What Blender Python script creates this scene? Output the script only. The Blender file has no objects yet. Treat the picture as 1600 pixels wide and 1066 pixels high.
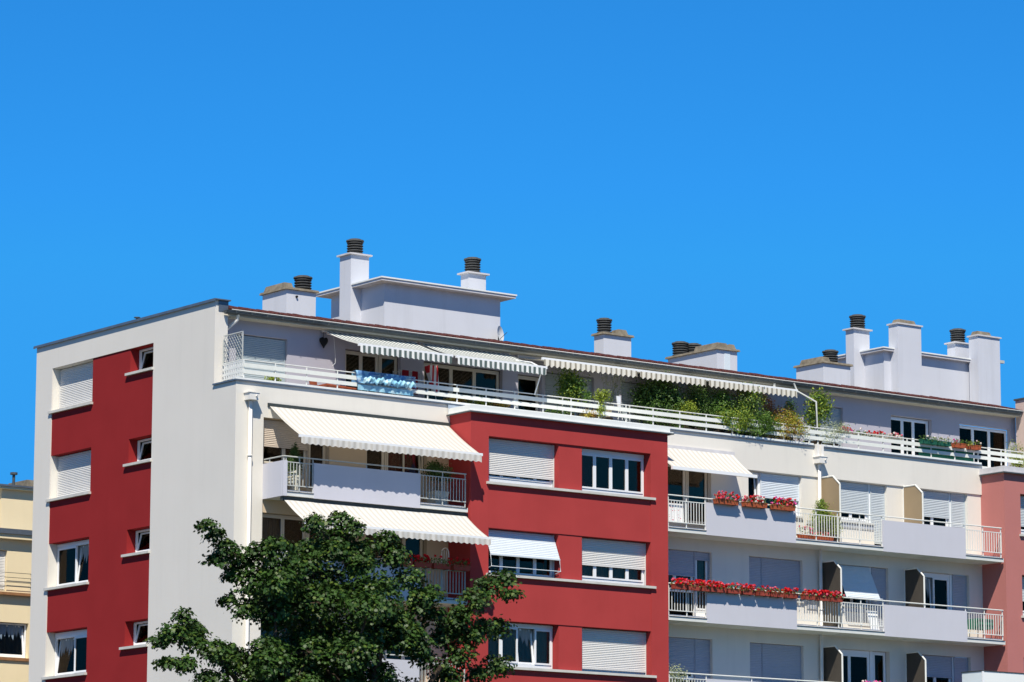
import bpy, bmesh, math, random
import numpy as np
from mathutils import Vector, Matrix
R_ = math.radians
C = bpy.context.scene.collection
scn = bpy.context.scene

# ---------------------------------------------------------------- camera, sky, sun, exposure
YAW, PITCH, ROLL = 0.644444, 0.170169, 0.0023925
fw = Vector((math.sin(YAW)*math.cos(PITCH), math.cos(YAW)*math.cos(PITCH), math.sin(PITCH)))
rt = fw.cross(Vector((0, 0, 1))).normalized()
upv = rt.cross(fw)
r2 = math.cos(ROLL)*rt + math.sin(ROLL)*upv
u2 = -math.sin(ROLL)*rt + math.cos(ROLL)*upv
cd = bpy.data.cameras.new('camera'); cam = bpy.data.objects.new('camera', cd); C.objects.link(cam)
cd.sensor_width = 36; cd.lens = 5561.4/1600*36; cd.clip_start = .5; cd.clip_end = 4000
M = Matrix((r2, u2, -fw)).transposed().to_4x4(); M.translation = Vector((-55.4534, -87.26, 1.6))
cam.matrix_world = M
scn.camera = cam

SUN = Vector((-.50, -.60, 1.0)).normalized()
elev = math.asin(SUN.z)
w = bpy.data.worlds.new('World'); scn.world = w; w.use_nodes = True
nt = w.node_tree; nt.nodes.clear()
sky = nt.nodes.new('ShaderNodeTexSky'); sky.sky_type = 'NISHITA'; sky.sun_disc = False
sky.sun_elevation = elev; sky.sun_rotation = math.atan2(SUN.x, SUN.y)
sky.altitude = 300; sky.air_density = 1.0; sky.dust_density = 0.2; sky.ozone_density = 3.0
gm = nt.nodes.new('ShaderNodeGamma'); gm.inputs[1].default_value = 1.0
tint = nt.nodes.new('ShaderNodeMix'); tint.data_type = 'RGBA'; tint.blend_type = 'MULTIPLY'; tint.inputs[0].default_value = 1
tint.inputs[7].default_value = (*(.085,.535,.93), 1)
bg = nt.nodes.new('ShaderNodeBackground'); bg.inputs[1].default_value = 0.134
wo = nt.nodes.new('ShaderNodeOutputWorld')
nt.links.new(sky.outputs[0], gm.inputs[0]); nt.links.new(gm.outputs[0], tint.inputs[6])
cap = nt.nodes.new('ShaderNodeMix'); cap.data_type = 'RGBA'; cap.blend_type = 'DARKEN'; cap.inputs[0].default_value = 1
cap.inputs[7].default_value = (*(.23,2.25,5.7), 1)   # keeps the glare round the sun no brighter than the clear sky
nt.links.new(tint.outputs[2], cap.inputs[6]); tcw = nt.nodes.new('ShaderNodeTexCoord'); sxw = nt.nodes.new('ShaderNodeSeparateXYZ'); mrw = nt.nodes.new('ShaderNodeMapRange')
mrw.interpolation_type = 'SMOOTHSTEP'; mrw.inputs[1].default_value = .28; mrw.inputs[2].default_value = .75; mrw.inputs[3].default_value = 1; mrw.inputs[4].default_value = .14
zen = nt.nodes.new('ShaderNodeMix'); zen.data_type = 'RGBA'; zen.blend_type = 'MULTIPLY'; zen.inputs[0].default_value = 1   # the sky deepens towards the zenith
nt.links.new(tcw.outputs['Generated'], sxw.inputs[0]); nt.links.new(sxw.outputs[2], mrw.inputs[0]); nt.links.new(mrw.outputs[0], zen.inputs[7])
nt.links.new(cap.outputs[2], zen.inputs[6]); nt.links.new(zen.outputs[2], bg.inputs[0]); nt.links.new(bg.outputs[0], wo.inputs[0])
sl = bpy.data.lights.new('sun', 'SUN'); sl.energy = 5.0; sl.angle = R_(.5); sl.color = (1,.93,.81)
so = bpy.data.objects.new('sun', sl); C.objects.link(so); so.location = (-30, -40, 60)
so.rotation_euler = SUN.to_track_quat('Z', 'Y').to_euler()
scn.view_settings.view_transform = 'Standard'; scn.view_settings.look = 'None'
scn.view_settings.exposure = 0.23; scn.view_settings.gamma = 1
random.seed(7); rng = np.random.default_rng(7)

# ---------------------------------------------------------------- materials
MATS = {}
def mat(name, col, rough=.8, noise=.0, nscale=3., bump=.0, bscale=40., metal=0., spec=.15, streak=0., dirt=None, stripes=None, trans=0., emit=None, col2=None, weave=None):
    m = bpy.data.materials.new(name); m.use_nodes = True; t = m.node_tree; N = t.nodes; Lk = t.links
    b = N['Principled BSDF']; b.inputs['Roughness'].default_value = rough; b.inputs['Metallic'].default_value = metal
    b.inputs['Specular IOR Level'].default_value = spec
    tc = N.new('ShaderNodeTexCoord'); geo = N.new('ShaderNodeNewGeometry'); P = geo.outputs['Position']
    rgb = N.new('ShaderNodeRGB'); rgb.outputs[0].default_value = (*col, 1); out = rgb.outputs[0]
    def mix(a, bcol, fac, mode='MIX'):
        x = N.new('ShaderNodeMix'); x.data_type = 'RGBA'; x.blend_type = mode
        if isinstance(fac, (int, float)): x.inputs[0].default_value = fac
        else: Lk.new(fac, x.inputs[0])
        Lk.new(a, x.inputs[6])
        if isinstance(bcol, tuple): x.inputs[7].default_value = (*bcol, 1)
        else: Lk.new(bcol, x.inputs[7])
        return x.outputs[2]
    def ramp(src, a, b_, va=0., vb=1.):
        r = N.new('ShaderNodeMapRange'); r.inputs[1].default_value = a; r.inputs[2].default_value = b_
        r.inputs[3].default_value = va; r.inputs[4].default_value = vb; Lk.new(src, r.inputs[0]); return r.outputs[0]
    if stripes:
        per, c2, duty, soft = stripes
        sx = N.new('ShaderNodeSeparateXYZ'); Lk.new(P, sx.inputs[0])
        ml = N.new('ShaderNodeMath'); ml.operation = 'MULTIPLY'; ml.inputs[1].default_value = 2*math.pi/per; Lk.new(sx.outputs[0], ml.inputs[0])
        sn = N.new('ShaderNodeMath'); sn.operation = 'SINE'; Lk.new(ml.outputs[0], sn.inputs[0])
        out = mix(out, c2, ramp(sn.outputs[0], duty-soft, duty+soft))
    if noise > 0:
        n = N.new('ShaderNodeTexNoise'); n.inputs['Scale'].default_value = nscale; n.inputs['Detail'].default_value = 6; Lk.new(P, n.inputs['Vector'])
        c2 = col2 if col2 else tuple(c*(1-noise) for c in col)
        out = mix(out, c2, ramp(n.outputs[0], .35, .7, 0, 1.))
    if streak > 0:
        mp = N.new('ShaderNodeMapping'); mp.inputs['Scale'].default_value = (2.2, 2.2, .18); Lk.new(P, mp.inputs[0])
        n2 = N.new('ShaderNodeTexNoise'); n2.inputs['Scale'].default_value = 1.2; n2.inputs['Detail'].default_value = 8; n2.inputs['Roughness'].default_value = .7; Lk.new(mp.outputs[0], n2.inputs['Vector'])
        out = mix(out, dirt if dirt else tuple(c*.7 for c in col), ramp(n2.outputs[0], .5, .8, 0, streak))
    Lk.new(out, b.inputs['Base Color'])
    if bump > 0:
        n3 = N.new('ShaderNodeTexNoise'); n3.inputs['Scale'].default_value = bscale; n3.inputs['Detail'].default_value = 4; Lk.new(P, n3.inputs['Vector'])
        bp = N.new('ShaderNodeBump'); bp.inputs['Strength'].default_value = bump; bp.inputs['Distance'].default_value = .01
        Lk.new(n3.outputs[0], bp.inputs['Height']); Lk.new(bp.outputs[0], b.inputs['Normal'])
    if trans > 0:
        tr = N.new('ShaderNodeBsdfTranslucent'); Lk.new(out, tr.inputs[0])
        ms = N.new('ShaderNodeMixShader'); ms.inputs[0].default_value = trans
        Lk.new(b.outputs[0], ms.inputs[1]); Lk.new(tr.outputs[0], ms.inputs[2]); Lk.new(ms.outputs[0], N['Material Output'].inputs[0])
    MATS[name] = m; return m
def glass_mat(name, tintc=(.78, .76, .72), f0=.06):
    m = bpy.data.materials.new(name); m.use_nodes = True; t = m.node_tree; N = t.nodes; N.clear()
    o = N.new('ShaderNodeOutputMaterial'); a = N.new('ShaderNodeBsdfTransparent'); a.inputs[0].default_value = (*tintc, 1)
    g = N.new('ShaderNodeBsdfGlossy'); g.inputs['Roughness'].default_value = .02; g.inputs[0].default_value = (.34, .27, .21, 1)
    lw = N.new('ShaderNodeFresnel'); lw.inputs[0].default_value = 1.5
    mx = N.new('ShaderNodeMixShader'); t.links.new(lw.outputs[0], mx.inputs[0]); t.links.new(a.outputs[0], mx.inputs[1]); t.links.new(g.outputs[0], mx.inputs[2])
    t.links.new(mx.outputs[0], o.inputs[0]); MATS[name] = m; return m

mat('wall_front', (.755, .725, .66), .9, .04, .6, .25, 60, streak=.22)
mat('wall_end', (.72, .69, .64), .9, .035, .5, .25, 60, streak=.16)
mat('wall_lilac', (.575, .575, .635), .85, .04, 1., .2, 60, streak=.10)
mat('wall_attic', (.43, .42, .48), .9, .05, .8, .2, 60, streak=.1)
mat('wall_chimney', (.61, .63, .69), .9, .05, .8, .25, 50, streak=.35, dirt=(.42, .43, .46))
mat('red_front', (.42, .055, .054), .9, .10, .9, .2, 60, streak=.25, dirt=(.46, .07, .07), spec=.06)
mat('wall_beige', (.62, .50, .36), .9, .05, .8, .2, 60, spec=.1)
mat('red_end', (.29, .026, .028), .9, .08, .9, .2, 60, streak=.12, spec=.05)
mat('gable', (.60, .47, .42), .9, .05, 1., .2, 60, spec=.1)
mat('pink', (.48, .185, .168), .9, .06, .9, .2, 60, streak=.12, spec=.08)
mat('yellow_wall', (.84, .71, .47), .85, .05, .9, .2, 60, streak=.15)
mat('concrete', (.27, .235, .18), .95, .45, 5., .6, 30)
mat('cap_light', (.62, .61, .63), .8, .15, 4., .3, 40)
mat('sill', (.62, .61, .57), .8, .15, 3., .2, 40, streak=.4)
mat('slab', (.70, .71, .68), .8, .08, 2., .2, 40, streak=.4)
mat('soffit', (.50, .49, .42), .85, .06, 2.)
mat('white_pvc', (.84, .85, .86), .35, spec=.5)
mat('beige_frame', (.66, .60, .50), .5)
mat('white_rail', (.76, .77, .74), .5, .06, 8)
mat('rail_board', (.78, .80, .75), .6, .06, 6)
mat('grey_rail', (.50, .52, .50), .5, .05, 8)
mat('pipe', (.80, .78, .74), .5, .05, 5)
mat('zinc', (.17, .20, .235), .45, .2, 3., metal=.5, spec=.5)
mat('zinc_dark', (.085, .10, .105), .5, .25, 3., metal=.2, spec=.4)
mat('cap_white', (.80, .82, .80), .5, .05, 3.)
mat('coping_blue', (.45, .52, .60), .5, .2, 4., metal=.2)
mat('tile', (.13, .040, .036), .8, .5, 16., .8, 25, col2=(.022, .012, .012))
mat('shutter_white', (.68, .67, .65), .55, .04, 5)
mat('shutter_blue', (.52, .57, .60), .55, .04, 5)
mat('shutter_light', (.66, .72, .77), .5, .04, 5)
mat('shutter_green', (.36, .42, .45), .55, .05, 5)
mat('shutter_grey', (.40, .43, .50), .55, .04, 5)
mat('shutter_beige', (.58, .50, .42), .55, .05, 5)
mat('black', (.015, .015, .016), .6)
mat('room', (.060, .048, .038), .9)
mat('curtain', (.40, .40, .39), .9, trans=.2)
mat('curtain_blue', (.20, .27, .36), .9)
mat('curtain_red', (.22, .03, .04), .9)
mat('awn_cream', (.80, .785, .745), .85, trans=.22, stripes=(.20, (.65, .62, .565), .1, .7), streak=.12, dirt=(.6, .56, .5))
mat('awn_green', (.85, .86, .84), .85, trans=.12, stripes=(.189, (.115, .155, .15), -.05, .18))
mat('awn_beige', (.84, .80, .70), .85, trans=.12, stripes=(.205, (.30, .27, .21), .45, .5))
mat('cowl', (.105, .108, .108), .85, .3, 12.)
mat('pot_dark', (.06, .045, .035), .8, .2, 8.)
mat('screen_tan', (.32, .245, .155), .6, .08, 2.)
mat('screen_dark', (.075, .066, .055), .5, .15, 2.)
mat('terracotta', (.50, .125, .055), .75, .2, 8.)
mat('terracotta_red', (.42, .08, .055), .75, .2, 8.)
mat('planter_white', (.62, .60, .50), .7, .08, 6)
mat('flower_red', (.75, .02, .03), .6, trans=.2)
mat('flower_pink', (.85, .16, .24), .6, trans=.2)
mat('flower_magenta', (.80, .12, .42), .6, trans=.2)
mat('flower_white', (.85, .75, .72), .6, trans=.2)
mat('leaf_maple', (.042, .098, .016), .5, .5, 2.2, spec=.32, trans=.08, col2=(.016, .040, .008))
mat('leaf_maple_young', (.11, .17, .028), .5, .3, 2.2, spec=.3, trans=.2)
mat('leaf_mid', (.12, .235, .035), .5, .3, 5, spec=.4, trans=.25)
mat('leaf_light', (.33, .42, .05), .5, .3, 5, spec=.4, trans=.3)
mat('leaf_dark', (.075, .15, .03), .5, .4, 5, spec=.4, trans=.15)
mat('leaf_orange', (.55, .22, .05), .5, .4, 5, spec=.3, trans=.25)
mat('leaf_pale', (.46, .52, .30), .5, .3, 5, spec=.3, trans=.25)
mat('leaf_autumn', (.40, .36, .05), .5, .5, 4, spec=.3, trans=.25, col2=(.32, .12, .03))
mat('bark', (.10, .075, .055), .95, .4, 8., .8, 20)
mat('stem_pale', (.38, .34, .26), .8)
mat('green_cloth', (.03, .17, .11), .8, .2, 3, trans=.1)
mat('dish', (.62, .64, .66), .4)
mat('wood', (.34, .17, .08), .7, .3, 8)
mat('wood_red', (.38, .10, .05), .7, .3, 8)
mat('dark_metal', (.05, .06, .06), .5)
mat('panel_blue', (.66, .74, .80), .6, .04, 1, streak=.12)
mat('panel_white', (.84, .86, .85), .6, .04, 1, streak=.15)
mat('ground', (.13, .12, .11), .95, .3, .3)
mat('road', (.055, .055, .058), .9, .2, .8)
mat('pavement', (.26, .255, .24), .9, .15, .8)
mat('grass', (.06, .11, .03), .95, .4, 2.)
mat('marking', (.75, .75, .73), .7)
glass_mat('glass')
def cloth_mat(name, a, b_, c_, sc):
    m = mat(name, a, .85); t = m.node_tree; N = t.nodes; geo = N.new('ShaderNodeNewGeometry')
    v = N.new('ShaderNodeTexVoronoi'); v.inputs['Scale'].default_value = sc; v.feature = 'F1'; t.links.new(geo.outputs['Position'], v.inputs['Vector'])
    r = N.new('ShaderNodeValToRGB'); r.color_ramp.interpolation = 'CONSTANT'
    r.color_ramp.elements[0].color = (*c_, 1); r.color_ramp.elements[1].position = .45; r.color_ramp.elements[1].color = (*a, 1)
    e = r.color_ramp.elements.new(.75); e.color = (*b_, 1)
    t.links.new(v.outputs['Color'], r.inputs[0]); t.links.new(r.outputs[0], N['Principled BSDF'].inputs['Base Color']); return m
cloth_mat('towel_blue', (.27, .50, .68), (.52, .68, .82), (.13, .28, .52), 9)
cloth_mat('towel_turq', (.36, .64, .76), (.52, .74, .82), (.24, .52, .70), 8)
cloth_mat('cloth_dots', (.85, .84, .84), (.85, .84, .84), (.85, .82, .82), 20)
def dots():
    m = MATS['cloth_dots']; t = m.node_tree; N = t.nodes
    geo = N.new('ShaderNodeNewGeometry'); v = N.new('ShaderNodeTexVoronoi'); v.inputs['Scale'].default_value = 13; v.inputs['Randomness'].default_value = .5
    t.links.new(geo.outputs['Position'], v.inputs['Vector'])
    r = N.new('ShaderNodeValToRGB'); r.color_ramp.interpolation = 'CONSTANT'; r.color_ramp.elements[0].color = (.6, .03, .06, 1)
    r.color_ramp.elements[1].position = .32; r.color_ramp.elements[1].color = (.86, .85, .85, 1)
    t.links.new(v.outputs['Distance'], r.inputs[0]); t.links.new(r.outputs[0], N['Principled BSDF'].inputs['Base Color'])
dots()
mat('cloth_redwhite', (.80, .78, .76), .85, trans=.2, stripes=(.16, (.62, .04, .05), .2, .1))
mat('cloth_red', (.28, .012, .02), .85, trans=.2)

# ---------------------------------------------------------------- mesh helpers
class MB:
    def __init__(s): s.v = []; s.f = []; s.m = []; s.mi = 0
    def add(s, vs, fs):
        k = len(s.v); s.v += [tuple(p) for p in vs]; s.f += [tuple(i+k for i in f) for f in fs]; s.m += [s.mi]*len(fs)
    def hexa(s, p):   # p: 4 bottom (ccw from above), 4 top
        s.add(p, [(3, 2, 1, 0), (4, 5, 6, 7), (0, 1, 5, 4), (1, 2, 6, 5), (2, 3, 7, 6), (3, 0, 4, 7)])
    def box(s, x0, x1, y0, y1, z0, z1):
        x0, x1 = sorted((x0, x1)); y0, y1 = sorted((y0, y1)); z0, z1 = sorted((z0, z1))
        s.hexa([(x0, y0, z0), (x1, y0, z0), (x1, y1, z0), (x0, y1, z0), (x0, y0, z1), (x1, y0, z1), (x1, y1, z1), (x0, y1, z1)])
    def quad(s, a, b, c, d): s.add([a, b, c, d], [(0, 1, 2, 3)])
    def poly(s, ps): s.add(ps, [tuple(range(len(ps)))])
    def prism(s, ps, ext):
        n = len(ps); e = Vector(ext); q = [Vector(p)+e for p in ps]
        s.add(list(ps)+q, [tuple(range(n))[::-1], tuple(range(n, 2*n))]+[(i, (i+1) % n, n+(i+1) % n, n+i) for i in range(n)])
    def tube(s, pts, r, n=8, r1=None):
        pts = [Vector(p) for p in pts]; rings = []
        for i, p in enumerate(pts):
            d = (pts[min(i+1, len(pts)-1)]-pts[max(i-1, 0)]).normalized()
            a = d.cross(Vector((0, 0, 1)))
            if a.length < .05: a = d.cross(Vector((1, 0, 0)))
            a.normalize(); b = d.cross(a); rr = r if r1 is None else r+(r1-r)*i/(len(pts)-1)
            rings.append([p+rr*(math.cos(t)*a+math.sin(t)*b) for t in [2*math.pi*k/n for k in range(n)]])
        vs = [q for rg in rings for q in rg]; fs = []
        for i in range(len(pts)-1):
            for k in range(n): fs.append((i*n+k, i*n+(k+1) % n, (i+1)*n+(k+1) % n, (i+1)*n+k))
        fs.append(tuple(range(n))); fs.append(tuple(range((len(pts)-1)*n, len(pts)*n))[::-1])
        s.add(vs, fs)
    def lathe(s, prof, c, n=20):
        vs = [(c[0]+r*math.cos(2*math.pi*k/n), c[1]+r*math.sin(2*math.pi*k/n), c[2]+z) for r, z in prof for k in range(n)]
        fs = [(i*n+k, i*n+(k+1) % n, (i+1)*n+(k+1) % n, (i+1)*n+k) for i in range(len(prof)-1) for k in range(n)]
        fs.append(tuple(range(n))[::-1]); fs.append(tuple(range((len(prof)-1)*n, len(prof)*n)))
        s.add(vs, fs)
    def build(s, name, mats, parent=None, smooth=False):
        me = bpy.data.meshes.new(name); me.from_pydata(s.v, [], s.f)
        if isinstance(mats, str): mats = [mats]
        for m in mats: me.materials.append(MATS[m])
        if len(mats) > 1: me.polygons.foreach_set('material_index', s.m)
        if smooth: me.polygons.foreach_set('use_smooth', [True]*len(s.f))
        if mats[0] == 'glass':
            bm = bmesh.new(); bm.from_mesh(me); bmesh.ops.recalc_face_normals(bm, faces=bm.faces); bm.to_mesh(me); bm.free()
        me.update()
        o = bpy.data.objects.new(name, me); C.objects.link(o)
        if parent is not None:
            o.parent = parent; o.matrix_parent_inverse = parent.matrix_basis.inverted()
        return o
def tag(o, label, cat, group=None, kind=None):
    if label: o['label'] = label
    if cat: o['category'] = cat
    if group: o['group'] = group
    if kind: o['kind'] = kind
    return o
def thing(name, loc, label, cat, group=None):
    o = bpy.data.objects.new(name, None); C.objects.link(o); o.location = loc; o.empty_display_size = .2
    return tag(o, label, cat, group)
def struct(o): o['kind'] = 'structure'; return o
def boxpart(name, m, parent, *a):
    b = MB(); b.box(*a); return b.build(name, m, parent)

class Fr:   # wall frame: u along the wall, w inwards, z up
    def __init__(s, kind, base, du=0.): s.k = kind; s.b = base; s.du = du
    def P(s, u, w, z): return (u+s.du, s.b+w, z) if s.k == 'front' else (s.b+w, u, z)
    def box(s, mb, u0, u1, w0, w1, z0, z1):
        a = s.P(u0, w0, z0); b = s.P(u1, w1, z1); mb.box(a[0], b[0], a[1], b[1], a[2], b[2])
def wall(mb, fr, u0, u1, z0, z1, holes=(), w=0., rm=None):
    us = sorted({u0, u1} | {min(max(h[i], u0), u1) for h in holes for i in (0, 1)}); zs = sorted({z0, z1} | {min(max(h[i], z0), z1) for h in holes for i in (2, 3)})
    for i in range(len(us)-1):
        for j in range(len(zs)-1):
            uc = (us[i]+us[i+1])/2; zc = (zs[j]+zs[j+1])/2
            if any(h[0] < uc < h[1] and h[2] < zc < h[3] for h in holes): continue
            mb.quad(fr.P(us[i], w, zs[j]), fr.P(us[i+1], w, zs[j]), fr.P(us[i+1], w, zs[j+1]), fr.P(us[i], w, zs[j+1]))
    sv = mb.mi
    if rm is not None: mb.mi = rm
    for h in holes:
        a, b, c, d = h[:4]; e = w+h[4]
        for x, k in ((a, 1), (b, 0)):
            lo, hi = c, d
            for q in holes:
                if q is not h and abs(q[k]-x) < 1e-6 and q[2] < d and q[3] > c: lo, hi = (lo, min(hi, q[2])) if q[2] > c+.01 else (hi, hi)
            if hi-lo > .01: mb.quad(fr.P(x, w, lo), fr.P(x, e, lo), fr.P(x, e, hi), fr.P(x, w, hi))
        mb.quad(fr.P(a, w, d), fr.P(a, e, d), fr.P(b, e, d), fr.P(b, w, d)); mb.quad(fr.P(a, w, c), fr.P(b, w, c), fr.P(b, e, c), fr.P(a, e, c))
    mb.mi = sv
def ring(mb, fr, u0, u1, z0, z1, w, t, d, tilt=0.):
    def bx(a, b, c, e):
        def ww(z): return w+tilt*(z-z0)/(z1-z0)
        ps = [fr.P(a, ww(c), c), fr.P(b, ww(c), c), fr.P(b, ww(c)+d, c), fr.P(a, ww(c)+d, c), fr.P(a, ww(e), e), fr.P(b, ww(e), e), fr.P(b, ww(e)+d, e), fr.P(a, ww(e)+d, e)]
        mb.hexa(ps)
    bx(u0, u0+t, z0, z1); bx(u1-t, u1, z0, z1); bx(u0+t, u1-t, z0, z0+t); bx(u0+t, u1-t, z1-t, z1)
def slats(mb, fr, u0, u1, z0, z1, w, pitch=.055, bulge=.012, shear=0.):
    n = max(1, int(round((z1-z0)/pitch))); h = (z1-z0)/n
    for i in range(n):
        a = z1-(i+1)*h; b = z1-i*h; mz = a+h*.45
        sa = shear*(z1-a)/(z1-z0); sb = shear*(z1-b)/(z1-z0); sm = shear*(z1-mz)/(z1-z0)
        mb.quad(fr.P(u0, w-sa, a), fr.P(u1, w-sa, a), fr.P(u1, w-bulge-sm, mz), fr.P(u0, w-bulge-sm, mz))
        mb.quad(fr.P(u0, w-bulge-sm, mz), fr.P(u1, w-bulge-sm, mz), fr.P(u1, w+.001-sb, b), fr.P(u0, w+.001-sb, b))
def window(parent, fr, u0, u1, z0, z1, w, lites=((0, 1),), sh=0., smat='shutter_white', sh_u=None, box=0., curt=None, cfrac=1., fm='white_pvc', tilts=(), shear=0., name='window', bottom=.0, label=None):
    """window or glazed door: frame (this object) > pane, shutter, curtain"""
    b = MB(); t = .05; L = u1-u0; zt = z1-box
    ring(b, fr, u0, u1, z0, zt, w, t, .07)
    if box > 0: fr.box(b, u0, u1, w-.015, w+.07, zt+.002, z1)
    if bottom > 0: fr.box(b, u0+t, u1-t, w+.003, w+.06, z0+t, z0+t+bottom)
    pn = MB()
    for i, (a, c) in enumerate(lites):
        la = u0+t+a*(L-2*t); lc = u0+t+c*(L-2*t)
        tl = .13 if i in tilts else 0.
        ring(b, fr, la+.004, lc-.004, z0+t+bottom+.004, zt-t-.004, w-.018+(.03 if tl else 0), .055, .06, tl)
        if not tl: fr.box(pn, la+.05, lc-.05, w+.012, w+.018, z0+t+bottom+.05, zt-t-.05)
        else:
            za, zb = z0+t+bottom+.05, zt-t-.05
            wa, wb = w+.040, w+.040+tl; pn.hexa([fr.P(la+.05, wa, za), fr.P(lc-.05, wa, za), fr.P(lc-.05, wa+.006, za), fr.P(la+.05, wa+.006, za), fr.P(la+.05, wb, zb), fr.P(lc-.05, wb, zb), fr.P(lc-.05, wb+.006, zb), fr.P(la+.05, wb+.006, zb)])
    o = b.build(name, fm, parent)
    if label: o['label'] = label
    if not (sh >= .995 and shear == 0): pn.build('pane', 'glass', o)
    if curt:
        c = MB(); n = int(L/.045)
        ca, cb = u0+.06, u0+.06+(L-.12)*cfrac
        for i in range(n):
            a = ca+(cb-ca)*i/n; a2 = ca+(cb-ca)*(i+1)/n
            o1 = .014*math.sin(i*1.7)+.01*math.sin(i*.6); o2 = .014*math.sin((i+1)*1.7)+.01*math.sin((i+1)*.6)
            c.quad(fr.P(a, w+.13+o1, z0+.05), fr.P(a2, w+.13+o2, z0+.05), fr.P(a2, w+.13+o2, zt-.04), fr.P(a, w+.13+o1, zt-.04))
        c.build('curtain', curt, o)
    if sh > 0:
        s0, s1 = (sh_u if sh_u else (u0+.01, u1-.01)); s = MB(); zb = z1-(z1-z0)*sh
        slats(s, fr, s0, s1, zb+.04, z1, w-.045, shear=shear)
        fr.box(s, s0, s1, w-.068-shear, w-.032-shear, zb, zb+.04)
        fr.box(s, s0-.025, s0, w-.07, w-.021, z0+.001, z1); fr.box(s, s1, s1+.025, w-.07, w-.021, z0+.001, z1)
        if shear > 0:
            pa = [fr.P(s0, w-.05, z1-(z1-z0)*.55), fr.P(s0, w-.05-shear*1.25, zb-.10)]
            for uu in (s0+.01, s1-.01): s.tube([fr.P(uu, w-.05, z0+.12), fr.P(uu, w-shear*1.3, z0+.20), fr.P(uu, w-.05-shear, zb)], .012, 6)
            s.tube([fr.P(s0+.01, w-shear*1.3, z0+.20), fr.P(s1-.01, w-shear*1.3, z0+.20)], .014, 6)
        s.build('shutter', smat, o)
    return o

def leaves(name, cen, nrm, size, m, parent, tmpl='leaf', mats=None, midx=None):
    """many small leaf faces as one mesh; cen (N,3), nrm (N,3) normals, size (N,)"""
    N = len(cen)
    if tmpl == 'maple':
        tp = np.array([(0, -.5), (.16, -.26), (.5, -.22), (.34, .06), (.44, .32), (.14, .24), (0, .55), (-.14, .24), (-.44, .32), (-.34, .06), (-.5, -.22), (-.16, -.26)])
    elif tmpl == 'blade': tp = np.array([(0, -1.), (.07, 0), (0, 1.), (-.07, 0)])
    elif tmpl == 'petal': tp = np.array([(.5*math.cos(a), .5*math.sin(a)) for a in np.linspace(0, 2*math.pi, 6)[:-1]])
    else: tp = np.array([(0, -.55), (.27, -.1), (.2, .25), (0, .55), (-.2, .25), (-.27, -.1)])
    k = len(tp); nrm = nrm/np.linalg.norm(nrm, axis=1)[:, None]
    a = rng.normal(size=(N, 3)); a -= (a*nrm).sum(1)[:, None]*nrm; a /= np.linalg.norm(a, axis=1)[:, None]; b = np.cross(nrm, a)
    fold = (np.abs(tp[:, 0])*-.25)
    V = cen[:, None, :]+size[:, None, None]*(tp[None, :, 0, None]*a[:, None, :]+tp[None, :, 1, None]*b[:, None, :]+fold[None, :, None]*nrm[:, None, :])
    me = bpy.data.meshes.new(name); me.vertices.add(N*k); me.vertices.foreach_set('co', V.reshape(-1))
    me.loops.add(N*k); me.loops.foreach_set('vertex_index', np.arange(N*k, dtype=np.int32))
    me.polygons.add(N); me.polygons.foreach_set('loop_start', np.arange(0, N*k, k, dtype=np.int32))
    for q in (mats or [m]): me.materials.append(MATS[q])
    if midx is not None: me.polygons.foreach_set('material_index', midx.astype(np.int32))
    me.update(calc_edges=True)
    o = bpy.data.objects.new(name, me); C.objects.link(o)
    if parent is not None: o.parent = parent; o.matrix_parent_inverse = parent.matrix_basis.inverted()
    return o
def blob(c, r, n, up=.5, shell=.5):
    """n random leaf positions in an ellipsoid, denser near its surface, with normals outwards and up"""
    d = rng.normal(size=(n, 3)); d /= np.linalg.norm(d, axis=1)[:, None]
    rad = rng.uniform(shell**3, 1, n)**(1/3); p = np.array(c)+d*rad[:, None]*np.array(r)
    nn = d+np.array((0, 0, up))+rng.normal(size=(n, 3))*.55
    return p, nn
# ---------------------------------------------------------------- setting
g = MB(); g.quad((-1500, -1500, 0), (1500, -1500, 0), (1500, 1500, 0), (-1500, 1500, 0)); struct(g.build('ground', 'ground'))
g = MB(); g.quad((-300, -34, .004), (300, -34, .004), (300, -22, .004), (-300, -22, .004)); struct(g.build('road', 'road'))
g = MB(); g.box(-300, 300, -22, -18.5, -.2, .13); struct(g.build('pavement', 'pavement'))
g = MB(); g.quad((-300, -18.5, .01), (300, -18.5, .01), (300, -1.6, .01), (-300, -1.6, .01)); struct(g.build('lawn', 'grass'))
g = MB()
for i in range(-24, 30): g.quad((i*6, -28.08, .008), (i*6+3, -28.08, .008), (i*6+3, -27.92, .008), (i*6, -27.92, .008))
struct(g.build('road_marking', 'marking'))

FN = Fr('front', 0.0); FW = Fr('front', .05); FRD = Fr('front', -1.087); EN = Fr('end', 0.0); AT = Fr('front', 1.57, -.12)
# ---------------------------------------------------------------- main apartment building
B = thing('apartment_building', (0, 0, 0), 'white and deep red apartment block with a setback attic, chimneys and cream awnings', 'building')
FLO = (14.83, 12.03, 9.23)          # balcony floor levels in view
TOP = (17.10, 14.31, 11.51)         # window head levels
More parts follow.
